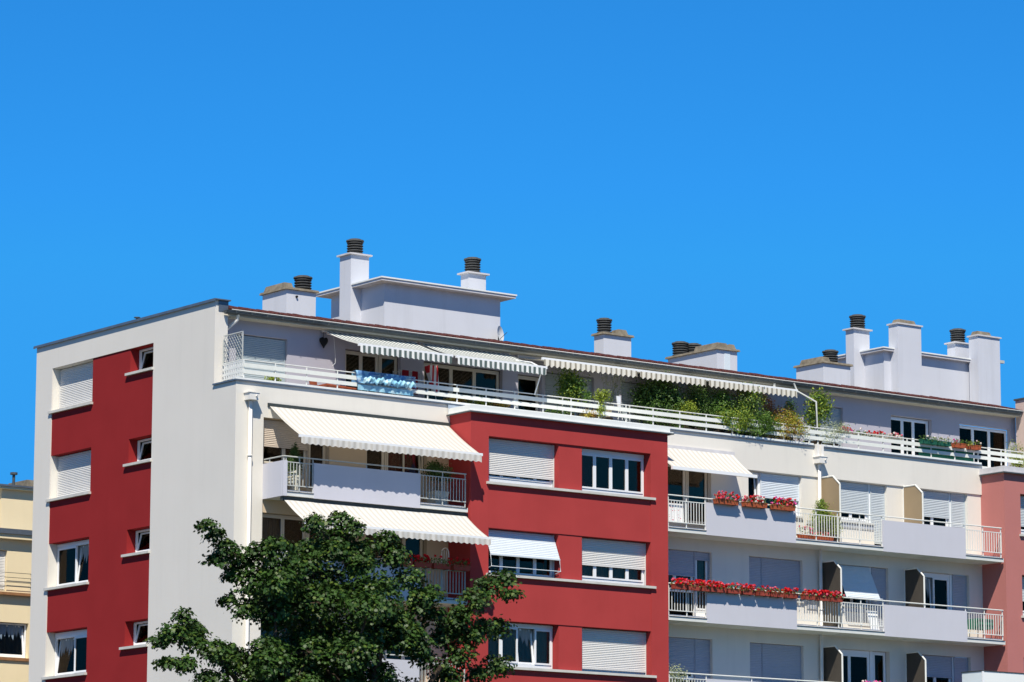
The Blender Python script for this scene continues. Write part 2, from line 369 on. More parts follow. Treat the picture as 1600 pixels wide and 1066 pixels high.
# end wall (plane x = 0)
b = MB()
rt_ = [(8.37, 10.87, 18.50, 19.88), (8.37, 10.87, 15.68, 17.08), (8.37, 10.87, 12.87, 14.28), (8.37, 10.87, 10.07, 11.48)]
smr = [(4.70, 6.10, 19.12, 19.88), (4.70, 6.10, 16.30, 17.07), (4.70, 6.10, 13.52, 14.28), (4.70, 6.10, 10.70, 11.48)]
b.mi = 0
wall(b, EN, 0, 1.22, 0, 18.12, ()); wall(b, EN, 1.22, 11.9, 0, 20.70, [(4.70, 10.87, -1, 19.88, .03)])
b.quad((0, 11.9, 0), (0, 11.9, 20.7), (14, 11.9, 20.7), (14, 11.9, 0))
b.mi = 0; b.box(.002, .455, 1.22, 1.56, 18.1, 20.70); b.box(.002, .30, 1.561, 11.9, 20.2, 20.70)
b.build('end_wall', 'wall_end', B)
b = MB(); b.mi = 0
hs = [h+(.33,) for h in rt_]+[h+(.33,) for h in smr]
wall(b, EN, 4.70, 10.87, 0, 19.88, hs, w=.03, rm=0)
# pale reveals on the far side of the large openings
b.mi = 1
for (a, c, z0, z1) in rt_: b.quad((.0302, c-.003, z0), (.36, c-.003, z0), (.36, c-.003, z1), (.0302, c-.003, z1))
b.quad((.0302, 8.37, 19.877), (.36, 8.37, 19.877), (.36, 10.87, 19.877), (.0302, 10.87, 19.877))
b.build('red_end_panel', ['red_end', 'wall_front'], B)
b = MB(); b.box(-.07, .5, 1.12, 12.0, 20.70, 20.735); b.box(-.075, -.055, 1.12, 12.0, 20.655, 20.70); b.mi = 1; b.box(.12, .45, 1.20, 1.235, 20.38, 20.70); b.box(.44, .462, 1.21, 1.6, 20.38, 20.69)
b.build('end_coping', ['zinc', 'zinc'], B)
# sills of the end wall
for (a, c, z0, z1) in rt_: boxpart('sill', 'sill', B, -.07, .35, a-.06, c+.12, z0-.075, z0+.002)
for (a, c, z0, z1) in smr: boxpart('sill', 'sill', B, -.07, .35, a-.03, c+.16, z0-.075, z0+.002)
W2 = ((0, .5), (.5, 1))
window(B, EN, 8.40, 10.84, 18.52, 19.86, .33, W2, sh=.93, smat='shutter_beige' if 0 else 'shutter_white')
window(B, EN, 8.40, 10.84, 15.70, 17.06, .33, W2, sh=.985, smat='shutter_white')
window(B, EN, 8.40, 10.84, 12.89, 14.26, .33, W2, box=.08, curt='curtain', cfrac=1., tilts=(0,))
window(B, EN, 8.40, 10.84, 10.09, 11.46, .33, W2, box=.14, curt='curtain', tilts=(1,))
for (a, c, z0, z1) in smr: window(B, EN, 4.74, 5.66+.42, z0+.02, z1-.02, .33, ((0, 1),), tilts=(0,), bottom=.0)

# front wall: parapet band, wall below, left pilaster
b = MB()
wall(b, FN, 0, 7.80, 17.12, 18.12)
wall(b, FN, 0, .98, 0, 17.12)
b.quad((.98, 0, 0), (.98, .05, 0), (.98, .05, 17.12), (.98, 0, 17.12))
b.quad((.98, 0, 17.12), (7.8, 0, 17.12), (7.8, .05, 17.12), (.98, .05, 17.12))
bb = MB(); wall(bb, FN, 15.4, 30.3, 17.12, 18.12); bb.quad((15.4, 0, 17.12), (30.3, 0, 17.12), (30.3, .05, 17.12), (15.4, .05, 17.12))
# left bay openings
hl = []
for fl, tp in zip(FLO, TOP):
    hl += [(1.0, 3.36, fl+.05, tp, .18), (4.70, 6.95, fl+.05, tp, .18)]
b.build('front_wall', 'wall_front', B)
b = MB(); wall(b, FW, .98, 7.80, 0, 17.119, hl); b.build('loggia_wall', 'wall_beige', B); b = bb
hr = []
for fl, tp in zip(FLO, TOP):
    hr += [(16.0, 18.22, fl+.05, tp, .18), (19.80, 20.36, fl+.05, tp, .18), (20.36, 22.11, fl+.93, tp, .18),
           (23.62, 25.32, fl+.93, tp, .18), (25.32, 25.93, fl+.05, tp, .18), (27.36, 29.02, fl+.93, tp, .18), (29.02, 29.67, fl+.05, tp, .18)]
wall(b, FW, 15.4, 30.3, 0, 17.12, hr)
b.build('front_wall', 'wall_front', B)
# terrace, coping, roof of the lower block
b = MB(); b.box(.02, 30.3, .10, 1.8, 17.9, 18.12); b.build('terrace_floor', 'slab', B)
b = MB(); b.box(-.06, 7.74, -.06, .16, 18.12, 18.165); b.box(15.38, 22.62, -.06, .16, 18.12, 18.165); b.box(22.92, 30.3, -.06, .16, 18.12, 18.165); b.box(-.06, .14, .165, 1.21, 18.12, 18.165)
b.box(7.74, 15.38, -.04, .16, 18.12, 18.165)
b.mi = 1; b.box(-.03, 7.75, -.03, .13, 18.167, 18.23); b.box(7.76, 15.36, -.03, .13, 18.167, 18.23); b.box(15.37, 22.6, -.03, .13, 18.167, 18.23); b.box(22.95, 30.3, -.03, .13, 18.167, 18.23)
b.build('terrace_coping', ['zinc', 'cap_white'], B)
# red projecting block
b = MB(); b.mi = 0
X0, X1 = 7.75, 15.47
wins = [(8.43, 14.78, 15.70, 17.10), (8.43, 14.78, 12.91, 14.30), (8.43, 14.78, 10.12, 11.50)]
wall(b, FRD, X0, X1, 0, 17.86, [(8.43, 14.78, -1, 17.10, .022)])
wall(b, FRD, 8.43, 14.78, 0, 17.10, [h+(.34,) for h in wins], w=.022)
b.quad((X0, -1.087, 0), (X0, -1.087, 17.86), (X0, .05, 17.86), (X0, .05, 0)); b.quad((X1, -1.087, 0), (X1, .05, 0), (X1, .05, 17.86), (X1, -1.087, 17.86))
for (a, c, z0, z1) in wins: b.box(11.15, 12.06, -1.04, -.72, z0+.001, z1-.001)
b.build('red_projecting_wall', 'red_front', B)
b = MB(); b.box(X0-.12, X1+.14, -1.22, -.06, 17.80, 17.835); b.box(X0-.10, X1+.02, -1.19, -.06, 17.835, 17.99); b.mi = 1
b.box(X0-.135, X1+.15, -1.235, -1.19, 17.76, 17.80); b.box(X0-.135, X0-.10, -1.19, .0, 17.76, 17.80); b.box(X1+.10, X1+.15, -1.19, .0, 17.76, 17.80)
b.build('red_block_coping', ['cap_white', 'zinc_dark'], B)
b = MB(); b.quad((X0-.11, -.055, 17.84), (X0+.9, -.055, 17.84), (X0+.9, -.055, 18.11), (X0-.11, -.055, 18.11)); b.build('flashing', 'coping_blue', B)
for (a, c, z0, z1) in wins: boxpart('sill', 'sill', B, 8.34, 14.92, -1.17, -.76, z0-.075, z0)
W4 = ((0, .25), (.25, .5), (.5, .75), (.75, 1)); FR4 = Fr('front', -1.087)
window(B, FR4, 8.45, 11.13, 15.71, 17.08, .33, W4, sh=.80, smat='shutter_white', bottom=.12)
window(B, FR4, 12.08, 14.76, 15.71, 17.08, .33, W4, box=.10, curt='curtain_red', cfrac=.25, bottom=.08)
window(B, FR4, 8.45, 11.13, 12.92, 14.28, .33, W4, sh=.60, smat='shutter_light', shear=.34, label='white window behind a tilted pale blue roller shutter')
window(B, FR4, 12.08, 14.76, 12.92, 14.28, .33, W4, sh=.62, smat='shutter_white', curt='curtain', cfrac=.97, bottom=.08)
window(B, FR4, 8.45, 11.13, 10.13, 11.48, .33, W4, box=.08, curt='curtain', tilts=(2,), bottom=.08)
window(B, FR4, 12.08, 14.76, 10.13, 11.48, .33, W4, sh=.93, smat='shutter_white')

# left bay windows
for k, (fl, tp) in enumerate(zip(FLO, TOP)):
    WL = Fr('front', .05); z = fl+.06
    window(B, WL, 1.02, 2.66, z+.86, tp-.01, .18, W2, sh=.60 if k == 0 else 0, smat='shutter_beige', fm='beige_frame', curt='curtain' if k else None, cfrac=.5)
    boxpart('infill_panel', 'wall_beige', B, 1.001, 2.66, .20, .29, z, z+.855)
    window(B, WL, 2.68, 3.35, z, tp-.01, .18, ((0, 1),), fm='beige_frame', name='balcony_door', bottom=.25)
    window(B, WL, 4.72, 5.48, z, tp-.01, .18, ((0, 1),), fm='beige_frame', name='balcony_door', bottom=.25)
    window(B, WL, 5.50, 6.93, z+.40, tp-.01, .18, W2, fm='beige_frame', tilts=(1,) if k == 0 else (), curt='curtain_red' if k == 0 else None, cfrac=.9)
    boxpart('infill_panel', 'wall_beige', B, 5.49, 6.949, .20, .29, z, z+.395)

# right bay windows
def rbay(k, fl, tp, specs):
    z = fl+.06; WL = Fr('front', .05)
    for (u0, u1, z0, z1, kw) in specs: window(B, WL, u0, u1, z if z0 is None else z0, tp-.01, .18, **kw)
fl, tp = FLO[0], TOP[0]
rbay(0, fl, tp, [(16.02, 17.28, None, 0, dict(lites=((0, 1),), fm='beige_frame', name='balcony_door', bottom=.3)), (17.30, 18.20, None, 0, dict(lites=((0, 1),), fm='beige_frame', name='balcony_door', bottom=.3)),
  (19.82, 20.42, None, 0, dict(lites=((0, 1),), name='balcony_door', bottom=.3, tilts=(0,))), (20.44, 22.09, fl+.95, 0, dict(lites=W2, sh=.62, smat='shutter_light')),
  (23.64, 25.18, fl+.95, 0, dict(lites=W2, sh=.77, smat='shutter_blue')), (25.30, 25.91, None, 0, dict(lites=((0, 1),), sh=.90, smat='shutter_blue', name='balcony_door')),
  (27.38, 28.90, fl+.95, 0, dict(lites=W2, sh=.68, smat='shutter_blue')), (29.02, 29.65, None, 0, dict(lites=((0, 1),), sh=.97, smat='shutter_blue', name='balcony_door'))])
fl, tp = FLO[1], TOP[1]
rbay(1, fl, tp, [(16.02, 17.58, fl+.95, 0, dict(lites=W2, sh=.62, smat='shutter_grey')), (17.62, 18.20, None, 0, dict(lites=((0, 1),), sh=.12, smat='shutter_grey', curt='curtain', name='balcony_door', bottom=.3)),
  (19.82, 20.42, None, 0, dict(lites=((0, 1),), sh=.97, smat='shutter_grey', name='balcony_door')), (20.44, 22.09, fl+.95, 0, dict(lites=W2, sh=.97, smat='shutter_grey')),
  (23.64, 25.18, fl+.95, 0, dict(lites=W2, sh=.88, smat='shutter_light', shear=.55)), (25.30, 25.91, None, 0, dict(lites=((0, 1),), sh=.97, smat='shutter_grey', name='balcony_door')),
  (27.38, 28.90, fl+.3, 0, dict(lites=((0, .5), (.5, 1)), box=.1, curt='curtain', cfrac=1, tilts=(0,))), (29.02, 29.65, None, 0, dict(lites=((0, 1),), sh=.97, smat='shutter_grey', name='balcony_door'))])
fl, tp = FLO[2], TOP[2]
rbay(2, fl, tp, [(16.02, 17.58, fl+.95, 0, dict(lites=W2, sh=.83, smat='shutter_grey')), (17.62, 18.20, None, 0, dict(lites=((0, 1),), sh=.97, smat='shutter_grey', name='balcony_door')),
  (19.82, 20.42, None, 0, dict(lites=((0, 1),), sh=.97, smat='shutter_grey', name='balcony_door')), (20.44, 22.09, fl+.95, 0, dict(lites=W2, sh=.97, smat='shutter_grey')),
  (23.64, 25.18, fl+.3, 0, dict(lites=((0, .4), (.4, 1)), box=.1, curt='curtain_red', cfrac=.3)), (25.30, 25.91, None, 0, dict(lites=((0, 1),), curt='curtain_blue', name='balcony_door')),
  (27.38, 28.90, fl+.95, 0, dict(lites=W2, sh=.55, smat='shutter_grey')), (29.02, 29.65, None, 0, dict(lites=((0, 1),), sh=.97, smat='shutter_grey', name='balcony_door'))])
for fl in FLO:   # wall infills below the high windows, with vent grilles
    for (a, c) in ((20.37, 22.10), (23.63, 25.28), (27.37, 29.0)):
        s = MB(); s.box(a, c, -.03, .049, fl+.87, fl+.925); s.build('sill', 'sill', B)
    for (a, c) in ((20.424, 20.438), (25.185, 25.298), (28.905, 29.018)): boxpart('window_post', 'white_pvc', B, a, c, .20, .30, fl+.06, TOP[FLO.index(fl)]-.005)
    for (a, n) in ((23.66, 13), (22.30, 3)):
        s = MB(); s.box(a, a+n*.125, .02, .049, fl+.70, fl+.84)
        s.mi = 1
        for i in range(n): s.box(a+.022+i*.125, a+.112+i*.125, .014, .03, fl+.72, fl+.82)
        s.build('vent_grille', ['sill', 'shutter_grey'], B)

# interior core so that rooms read dark through the glass
b = MB(); b.box(1.5, 30.2, 1.35, 1.45, 0, 17.8); b.box(1.5, 1.6, 1.46, 11.8, 0, 17.79); b.box(1.5, 1.6, 2.1, 11.8, 17.8, 20.1); b.box(.5, 33, 3.2, 3.3, 18.15, 20.1)
for z in (17.6, 14.62, 11.82, 9.02): b.box(.4, 30.2, .30, 1.34, z, z+.1)
for x in (3.9, 7.7, 19.0, 22.8, 26.6): b.box(x, x+.08, .30, 1.34, 0, 17.6)
b.build('interior_wall', 'room', B)

# balconies
def balcony(x0, x1, fl, bays, side=False, seam=None):
    """bays: ('p'|'r', a, b) along the front edge; slab is the balcony object"""
    s = MB(); y0 = -1.087+.012
    if seam: s.box(x0, seam-.006, y0, .049, fl-.13, fl); s.box(seam+.006, x1, y0, .049, fl-.13, fl)
    else: s.box(x0+.01, x1, y0, .049, fl-.13, fl)
    s.mi = 1; s.box(x0+.02, x1-.01, y0+.10, .048, fl+.001, fl+.06)
    o = s.build('balcony', ['slab', 'cap_light'], B)
    dk = MB()
    for k, a, c in bays:
        if k == 'p': boxpart('front_panel', 'wall_lilac', o, a, c, -1.092, -1.01, fl-.14, fl+.90)
        else:
            boxpart('drip_edge', 'dark_metal', o, a, c, y0-.022, y0-.003, fl-.015, fl+.0)
            r = MB(); yb = -1.045; r.box(a+.02, c-.02, yb-.012, yb+.012, fl+.17, fl+.195); r.box(a+.02, c-.02, yb-.012, yb+.012, fl+.855, fl+.88)
            n = max(2, int(round((c-a)/.118)))
            for i in range(n+1):
                xx = a+.03+(c-a-.06)*i/n; r.box(xx-.009, xx+.009, yb-.009, yb+.009, fl+.195, fl+.855)
            r.build('railing', 'grey_rail' if side else 'white_rail', o)  # left bay bars are coloured grey to paint in the shade they stand in
    h = MB(); yb = -1.045; h.tube([(x0+.03, yb, fl+1.03), (x1-.05, yb, fl+1.03)], .021, 8)
    ps = sorted({round(v, 3) for k, a, c in bays for v in (a, c)} | {round((a+c)/2, 3) for k, a, c in bays})
    for xx in ps: h.box(min(max(xx, x0+.05), x1-.07)-.014, min(max(xx, x0+.05), x1-.07)+.014, yb+.014, yb+.038, fl+.02, fl+1.02)
    if side: h.tube([(x0+.03, yb, fl+1.03), (x0+.03, -.01, fl+1.03)], .021, 8); h.box(x0+.03, x0+.055, -.3, -.275, fl+.8, fl+1.02)
    h.build('handrail', 'grey_rail' if side else 'white_rail', o)  # same grey on the left bay, shade put into the colour
    if side:
        s = MB(); s.box(x0-.006, x0+.07, -1.009, -.001, fl-.143, fl+.90); s.build('side_panel', 'wall_lilac', o)
    return o
for k, fl in enumerate(FLO):
    balcony(.985, 7.66, fl, [('p', .985, 1.12), ('r', 1.12, 2.06), ('p', 2.06, 5.88), ('r', 5.88, 7.62)], side=True)
    balcony(15.48, 30.22, fl, [('r', 15.50, 17.05), ('p', 17.05, 20.83), ('r', 20.83, 22.70), ('r', 22.70, 24.67), ('p', 24.67, 28.43), ('r', 28.43, 30.18)], seam=22.72)
# privacy screens between flats
for k, fl in enumerate(FLO):
    tp = fl+2.28
    for x in (22.94, 26.66):
        pts = [(x, .03, fl+.06), (x, -.90, fl+.06), (x, -.90, tp-.30), (x, -.56, tp), (x, .03, tp)]
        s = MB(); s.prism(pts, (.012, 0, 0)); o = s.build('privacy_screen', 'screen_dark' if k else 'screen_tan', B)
        f = MB(); pp = [(x+.006, p[1], p[2]) for p in pts]
        for i in range(1, 4): f.tube([pp[i], pp[i+1]], .03, 8)
        f.tube([pp[0], pp[4]], .02, 8); f.build('screen_frame', 'white_rail', o)
# downpipes and hoppers
def downpipe(x, up_=False):
    s = MB(); s.lathe([(.055, 0), (.055, 17.56)], (x, -.09, 0), 12)
    for z in (9.9, 12.7, 15.9): s.lathe([(.075, z), (.075, z+.05)], (x, -.09, 0), 12)
    o = s.build('downpipe', 'pipe', B, True)
    s = MB(); s.hexa([(x-.16, -.30, 17.56), (x+.16, -.30, 17.56), (x+.16, -.001, 17.56), (x-.16, -.001, 17.56), (x-.17, -.31, 17.76), (x+.17, -.31, 17.76), (x+.17, -.001, 17.76), (x-.17, -.001, 17.76)])
    s.box(x-.20, x+.20, -.33, -.002, 17.762, 17.785)
    if up_: s.box(x-.15, x-.05, -.16, -.002, 17.787, 18.20); s.box(x+.04, x+.14, -.16, -.002, 17.787, 18.20); s.box(x-.045, x+.035, -.06, -.002, 17.787, 18.2)
    s.tube([(x+.06, -.31, 17.68), (x+.06, -.36, 17.66)], .03, 8); s.build('rain_hopper', 'pipe', o)
downpipe(.46); downpipe(22.78, True)

# attic storey
b = MB()
ah = [(1.10, 2.93, 18.18, 19.88, .16), (5.05, 7.12, 18.18, 19.82, .16), (8.0, 11.05, 18.18, 19.74, .16), (11.66, 12.62, 18.18, 19.70, .16), (12.75, 14.72, 18.18, 19.88, .16), (15.85, 17.7, 18.18, 19.88, .16),
      (19.0, 20.9, 18.18, 19.88, .16), (23.7, 25.48, 18.18, 19.90, .16), (27.70, 29.62, 18.18, 19.86, .16), (30.95, 33.42, 18.18, 19.86, .16)]
ah = [h[:3]+(h[3]-.03, h[4]) for h in ah]
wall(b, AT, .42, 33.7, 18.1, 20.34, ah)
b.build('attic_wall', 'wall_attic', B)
A = AT
window(B, A, 1.12, 2.90, 18.20, 19.83, .16, W2, sh=.88, smat='shutter_green')
window(B, A, 5.07, 6.38, 18.20, 19.77, .16, W2, fm='beige_frame', bottom=.1); window(B, A, 6.40, 7.10, 18.20, 19.77, .16, fm='beige_frame', name='terrace_door', bottom=.1)
window(B, A, 8.02, 11.03, 18.20, 19.69, .16, ((0, .37), (.37, .68), (.68, 1)), fm='beige_frame', curt='curtain', cfrac=.12)
window(B, A, 11.68, 12.60, 18.20, 19.65, .16, fm='beige_frame', name='terrace_door')
window(B, A, 12.77, 14.70, 18.20, 19.83, .16, W2, sh=.97, smat='shutter_green'); window(B, A, 15.87, 17.68, 18.20, 19.83, .16, W2, sh=.97, smat='shutter_green')
window(B, A, 19.02, 20.88, 18.20, 19.83, .16, W2, sh=.97, smat='shutter_green'); window(B, A, 23.72, 25.46, 18.20, 19.85, .16, W2, sh=.75, smat='shutter_green')
window(B, A, 27.72, 29.60, 18.20, 19.81, .16, ((0, .33), (.33, .62), (.62, 1)), curt='curtain_blue', cfrac=.9, bottom=.12)
window(B, A, 30.97, 33.40, 18.20, 19.81, .16, ((0, .3), (.3, .64), (.64, 1)), curt='curtain_blue', cfrac=.55, bottom=.12)
# eaves: soffit, fascia, tiles, gutter
b = MB(); b.box(.48, 33.41, 1.14, 1.58, 20.255, 20.30); b.box(.46, 33.41, 1.10, 1.139, 20.255, 20.40); b.build('eaves_soffit', 'soffit', B)
b = MB(); tl = []
b.hexa([(.46, 1.02, 20.44), (33.41, 1.02, 20.44), (33.41, 2.10, 20.60), (.46, 2.10, 20.60), (.46, 1.02, 20.47), (33.41, 1.02, 20.47), (33.41, 2.10, 20.735), (.46, 2.10, 20.735)])
n = 150
for i in range(n):
    xa = .47+i*(32.7/n); h = random.uniform(.0, .022)
    b.hexa([(xa, 1.02, 20.471), (xa+.19, 1.02, 20.471), (xa+.19, 2.1, 20.736), (xa, 2.1, 20.736), (xa+.03, 1.02, 20.485+h), (xa+.16, 1.02, 20.485+h), (xa+.16, 2.1, 20.765+h), (xa+.03, 2.1, 20.765+h)])
b.build('tile_edge', 'tile', B)
b = MB(); b.box(.30, 33.7, 2.1, 11.9, 20.5, 20.66); b.build('flat_roof', 'concrete', B)
b = MB(); b.box(.46, 33.41, .990, 1.018, 20.425, 20.445); b.build('drip_strip', 'white_rail', B)
g = MB(); K = 8; prof = [(1.13, 20.40)]+[(1.07+.085*math.cos(t)*1.0, 20.385+.10*math.sin(t)) for t in np.linspace(0, -math.pi, K)]+[(.985, 20.40)]
vs = []
for x in (.26, 33.3): vs += [(x, y, z) for y, z in prof]
m_ = len(prof); g.add(vs, [(i, i+1, m_+i+1, m_+i) for i in range(m_-1)]+[tuple(range(m_))])
g.box(.26, 33.3, .974, .986, 20.385, 20.405)
for i in range(60): x = .6+i*.552; g.box(x-.012, x+.012, .968, .99, 20.33, 20.42)
g.build('gutter', 'zinc_dark', B)
b = MB(); b.tube([(.72, 1.07, 20.32), (.72, 1.10, 20.16), (.52, 1.45, 19.86), (.52, 1.66, 19.70), (.52, 1.66, 18.2)], .05, 10)
b.build('gutter_outlet', 'pipe', B, True)
b = MB(); b.tube([(21.85, 1.07, 20.32), (21.85, 1.07, 20.12)], .05, 10); b.tube([(22.62, .95, 20.36), (22.62, .80, 20.08), (22.86, .12, 19.66), (22.86, .10, 18.95), (22.86, .06, 18.2)], .033, 10); b.tube([(22.62, .80, 20.05), (22.0, .9, 19.98)], .03, 8)
b.build('gutter_outlet', 'grey_rail', B, True)
# terrace railing of thin rail and two boards
b = MB(); RY = .05
for i in range(30):
    x = .29+i*1.108
    if x > 33: break
    b.box(x-.015, x+.015, RY-.02, RY+.01, 18.23, 18.77)
b.tube([(.29, RY, 18.775), (33.2, RY, 18.775)], .018, 8)
for x in (12.2+.0, 14.9, 19.4, 22.55): b.box(x-.015, x+.015, RY+.05, RY+.08, 18.1, 18.77)
o = b.build('terrace_railing', 'white_rail', B)
s = MB()
for z0, z1 in ((18.555, 18.68), (18.36, 18.475)): s.box(.27, 33.3, RY-.045, RY-.022, z0, z1)
s.build('rail_board', 'rail_board', o)
s = MB()   # pierced end boards and lattice at the left return
for z0, z1 in ((18.62, 18.74), (18.46, 18.58), (18.30, 18.42)):
    for i in range(9):
        ya = .08+i*.12; s.box(.27, .285, ya, ya+.07, z0, z1)
    s.box(.268, .287, .06, 1.18, z1-.02, z1+.02); s.box(.268, .287, .06, 1.18, z0-.02, z0+.015)
s.tube([(.28, .05, 18.775), (.28, 1.2, 18.775)], .018, 8)
s.build('end_board', 'white_rail', o)
s = MB(); ya, yb, za, zb = .12, 1.15, 18.80, 19.62
for i in range(-7, 9):
    for sg in (1, -1):
        p0 = Vector((.285+.006*sg, ya+i*.13, za)); L = zb-za
        q = []
        for t in np.linspace(0, 1, 20):
            yy = p0.y+(L*t*.8 if sg > 0 else .8*L*(1-t))
            if ya <= yy <= yb: q.append((p0.x, yy, za+L*t-(0)))
        q = [p for p in q if p[2] <= 19.32+.30*(1-(p[1]-ya)/(yb-ya)) or True]
        if len(q) > 1: s.tube([q[0], q[-1]], .008, 4)
s.box(.27, .30, ya-.02, ya+.01, 18.77, zb+.02); s.box(.27, .30, yb, yb+.03, 18.77, zb-.1); s.box(.27, .30, ya, yb, zb-.01, zb+.02); s.box(.27, .30, ya, yb, za-.02, za+.01)
s.build('lattice_screen', 'grey_rail', o)

# awnings
def awning(x0, x1, yt, zt, yb, zb, m, val=.24, per=.19, arms=True, label=None, barr=.035, sc=.035, cas=True, amp=True):
    f = MB(); n = 24; d = Vector((0, yb-yt, zb-zt))
    nx = max(4, int((x1-x0)/.4))
    for i in range(nx):
        for j in range(6):
            a = x0+(x1-x0)*i/nx; c = x0+(x1-x0)*(i+1)/nx; t0, t1 = j/6, (j+1)/6
            z0_ = zt+(zb-zt)*t0-.045*math.sin(math.pi*t0); z1_ = zt+(zb-zt)*t1-.045*math.sin(math.pi*t1)
            f.quad((a, yt+(yb-yt)*t0, z0_), (c, yt+(yb-yt)*t0, z0_), (c, yt+(yb-yt)*t1, z1_), (a, yt+(yb-yt)*t1, z1_))
    o = f.build('awning', m, B, True)
    if label: o['label'] = label
    s = MB(); s.box(x0-.05, x1+.05, yb-barr, yb+barr, zb-barr*1.4, zb+barr*.9)
    s.build('front_bar', 'white_pvc', o)
    if cas: boxpart('cassette', 'cap_light' if yt > 1 or barr > .04 else 'dark_metal', o, x0-.06, x1+.06, yt-.02, yt+.10, zt-.03, zt+.085)  # dark on the long awnings; on the lower one it paints a shadow strip
    if val:
        v = MB(); n = int(round((x1-x0)/(per/6))); y = yb-barr-.004
        for i in range(n):
            a = x0+(x1-x0)*i/n; c = x0+(x1-x0)*(i+1)/n
            def dz(x): return val-sc*.5+sc*math.cos(2*math.pi*(x-x0)/per)*-.5
            def dy(x): return .012*math.sin(2*math.pi*(x-x0)/per*.5)
            v.quad((a, y, zb-.03), (c, y, zb-.03), (c, y-dy(c), zb-.03-dz(c)), (a, y-dy(a), zb-.03-dz(a)))
        v.build('valance', m, o)
    if arms:
        r = MB()
        for x in (x0+.12, x1-.12):
            k = 1 if x < (x0+x1)/2 else -1
            e = Vector((x+.55*k, (yt+yb)/2, (zt+zb)/2-.10))
            r.tube([(x, yt+.05, zt-.06), e, (x, yb, zb-.03)], .022, 6)
        r.build('folding_arm', 'white_pvc', o)
    return o
awning(1.17, 7.68, -.02, 17.47, -1.70, 16.40, 'awn_cream', .22, .20, label='upper long cream striped awning')
awning(1.08, 7.66, -.98, 14.60, -2.20, 13.81, 'awn_cream', .20, .20, label='lower long cream striped awning')
awning(15.60, 19.02, -.10, 17.54, -1.20, 16.72, 'awn_cream', 0, .20, label='short cream awning right of the red block', barr=.045)
awning(4.07, 7.46, 1.45, 20.225, -.46, 19.56, 'awn_green', .235, .189, label='green striped attic awning'); awning(7.68, 11.08, 1.45, 20.225, -.46, 19.56, 'awn_green', .235, .189)
s = MB(); s.tube([(10.75, .9, 19.95), (10.95, .1, 19.78), (11.02, -.42, 19.52)], .022, 6); s.build('awning_arm', 'white_pvc', B)
s = MB(); s.tube([(11.0, -.40, 19.5), (11.02, .02, 18.75)], .022, 6); s.build('awning_leg', 'white_pvc', B)
for a, c in ((11.5, 15.25), (15.38, 18.13), (18.25, 22.05)): awning(a, c, 1.45, 20.17, .20, 19.975, 'awn_beige', .235, .205, arms=False, sc=.065)

# chimneys
def cowl(c, parent, r=.28, h=.52):
    r = r*.96
    pr = [(r*.80, 0)]
    n = 5
    for i in range(n):
        z = .02+i*(h-.10)/n; pr += [(r*.62, z), (r*.97, z+.010), (r, z+.030), (r*.95, z+.042), (r*.62, z+.050)]
    pr += [(r*.85, h-.09), (r*1.08, h-.085), (r*1.06, h-.04), (r*.72, h-.03), (r*.70, h), (0.01, h+.01)]
    s = MB(); s.lathe(pr, c, 24); return s.build('chimney_cowl', 'cowl', parent, False)
def stack(x0, x1, y0, y1, zt, cap='concrete', ov=.08, ct=.07, zb=20.5):
    s = MB(); s.box(x0, x1, y0, y1, zb, zt); o = s.build('chimney', 'wall_chimney', B)
    s = MB()
    if cap == 'concrete':
        s.hexa([(x0-ov, y0-ov, zt), (x1+ov, y0-ov, zt), (x1+ov, y1+ov, zt), (x0-ov, y1+ov, zt), (x0-ov+.02, y0-ov+.02, zt+ct), (x1+ov-.02, y0-ov+.02, zt+ct), (x1+ov-.02, y1+ov-.02, zt+ct), (x0-ov+.02, y1+ov-.02, zt+ct)])
    else: s.box(x0-ov, x1+ov, y0-ov, y1+ov, zt, zt+ct)
    s.build('chimney_cap', cap, o); return o
def block(o, x0, x1, y0, y1, z0, z1):
    s = MB(); i = .05; s.hexa([(x0, y0, z0), (x1, y0, z0), (x1, y1, z0), (x0, y1, z0), (x0+i, y0+i, z1), (x1-i, y0+i, z1), (x1-i, y1-i, z1), (x0+i, y1-i, z1)]); s.build('cap_block', 'concrete', o)
o = stack(4.02, 5.11, 3.50, 4.86, 21.82); block(o, 3.98, 4.35, 3.6, 4.75, 21.89, 22.06); cowl((4.92, 3.95, 21.88), o, .29)
s = MB(); s.tube([(4.38, 3.50, 21.62), (4.38, 3.44, 21.62)], .035, 10); s.build('flue_hole', 'black', o)
o = stack(16.53, 17.70, 3.50, 4.0, 21.74); block(o, 17.15, 17.58, 3.5, 3.95, 21.81, 21.98); cowl((16.76, 3.75, 21.80), o, .26)
o = stack(21.42, 22.32, 3.50, 6.10, 21.74); block(o, 21.40, 21.90, 3.45, 4.7, 21.81, 21.98); block(o, 21.98, 22.28, 3.5, 4.4, 21.81, 21.98); cowl((21.68, 5.75, 21.80), o, .29); cowl((22.28, 5.75, 21.80), o, .27)
s = MB(); s.box(21.75, 22.0, 3.488, 3.5, 20.7, 21.70); s.build('patch', 'panel_blue', o)
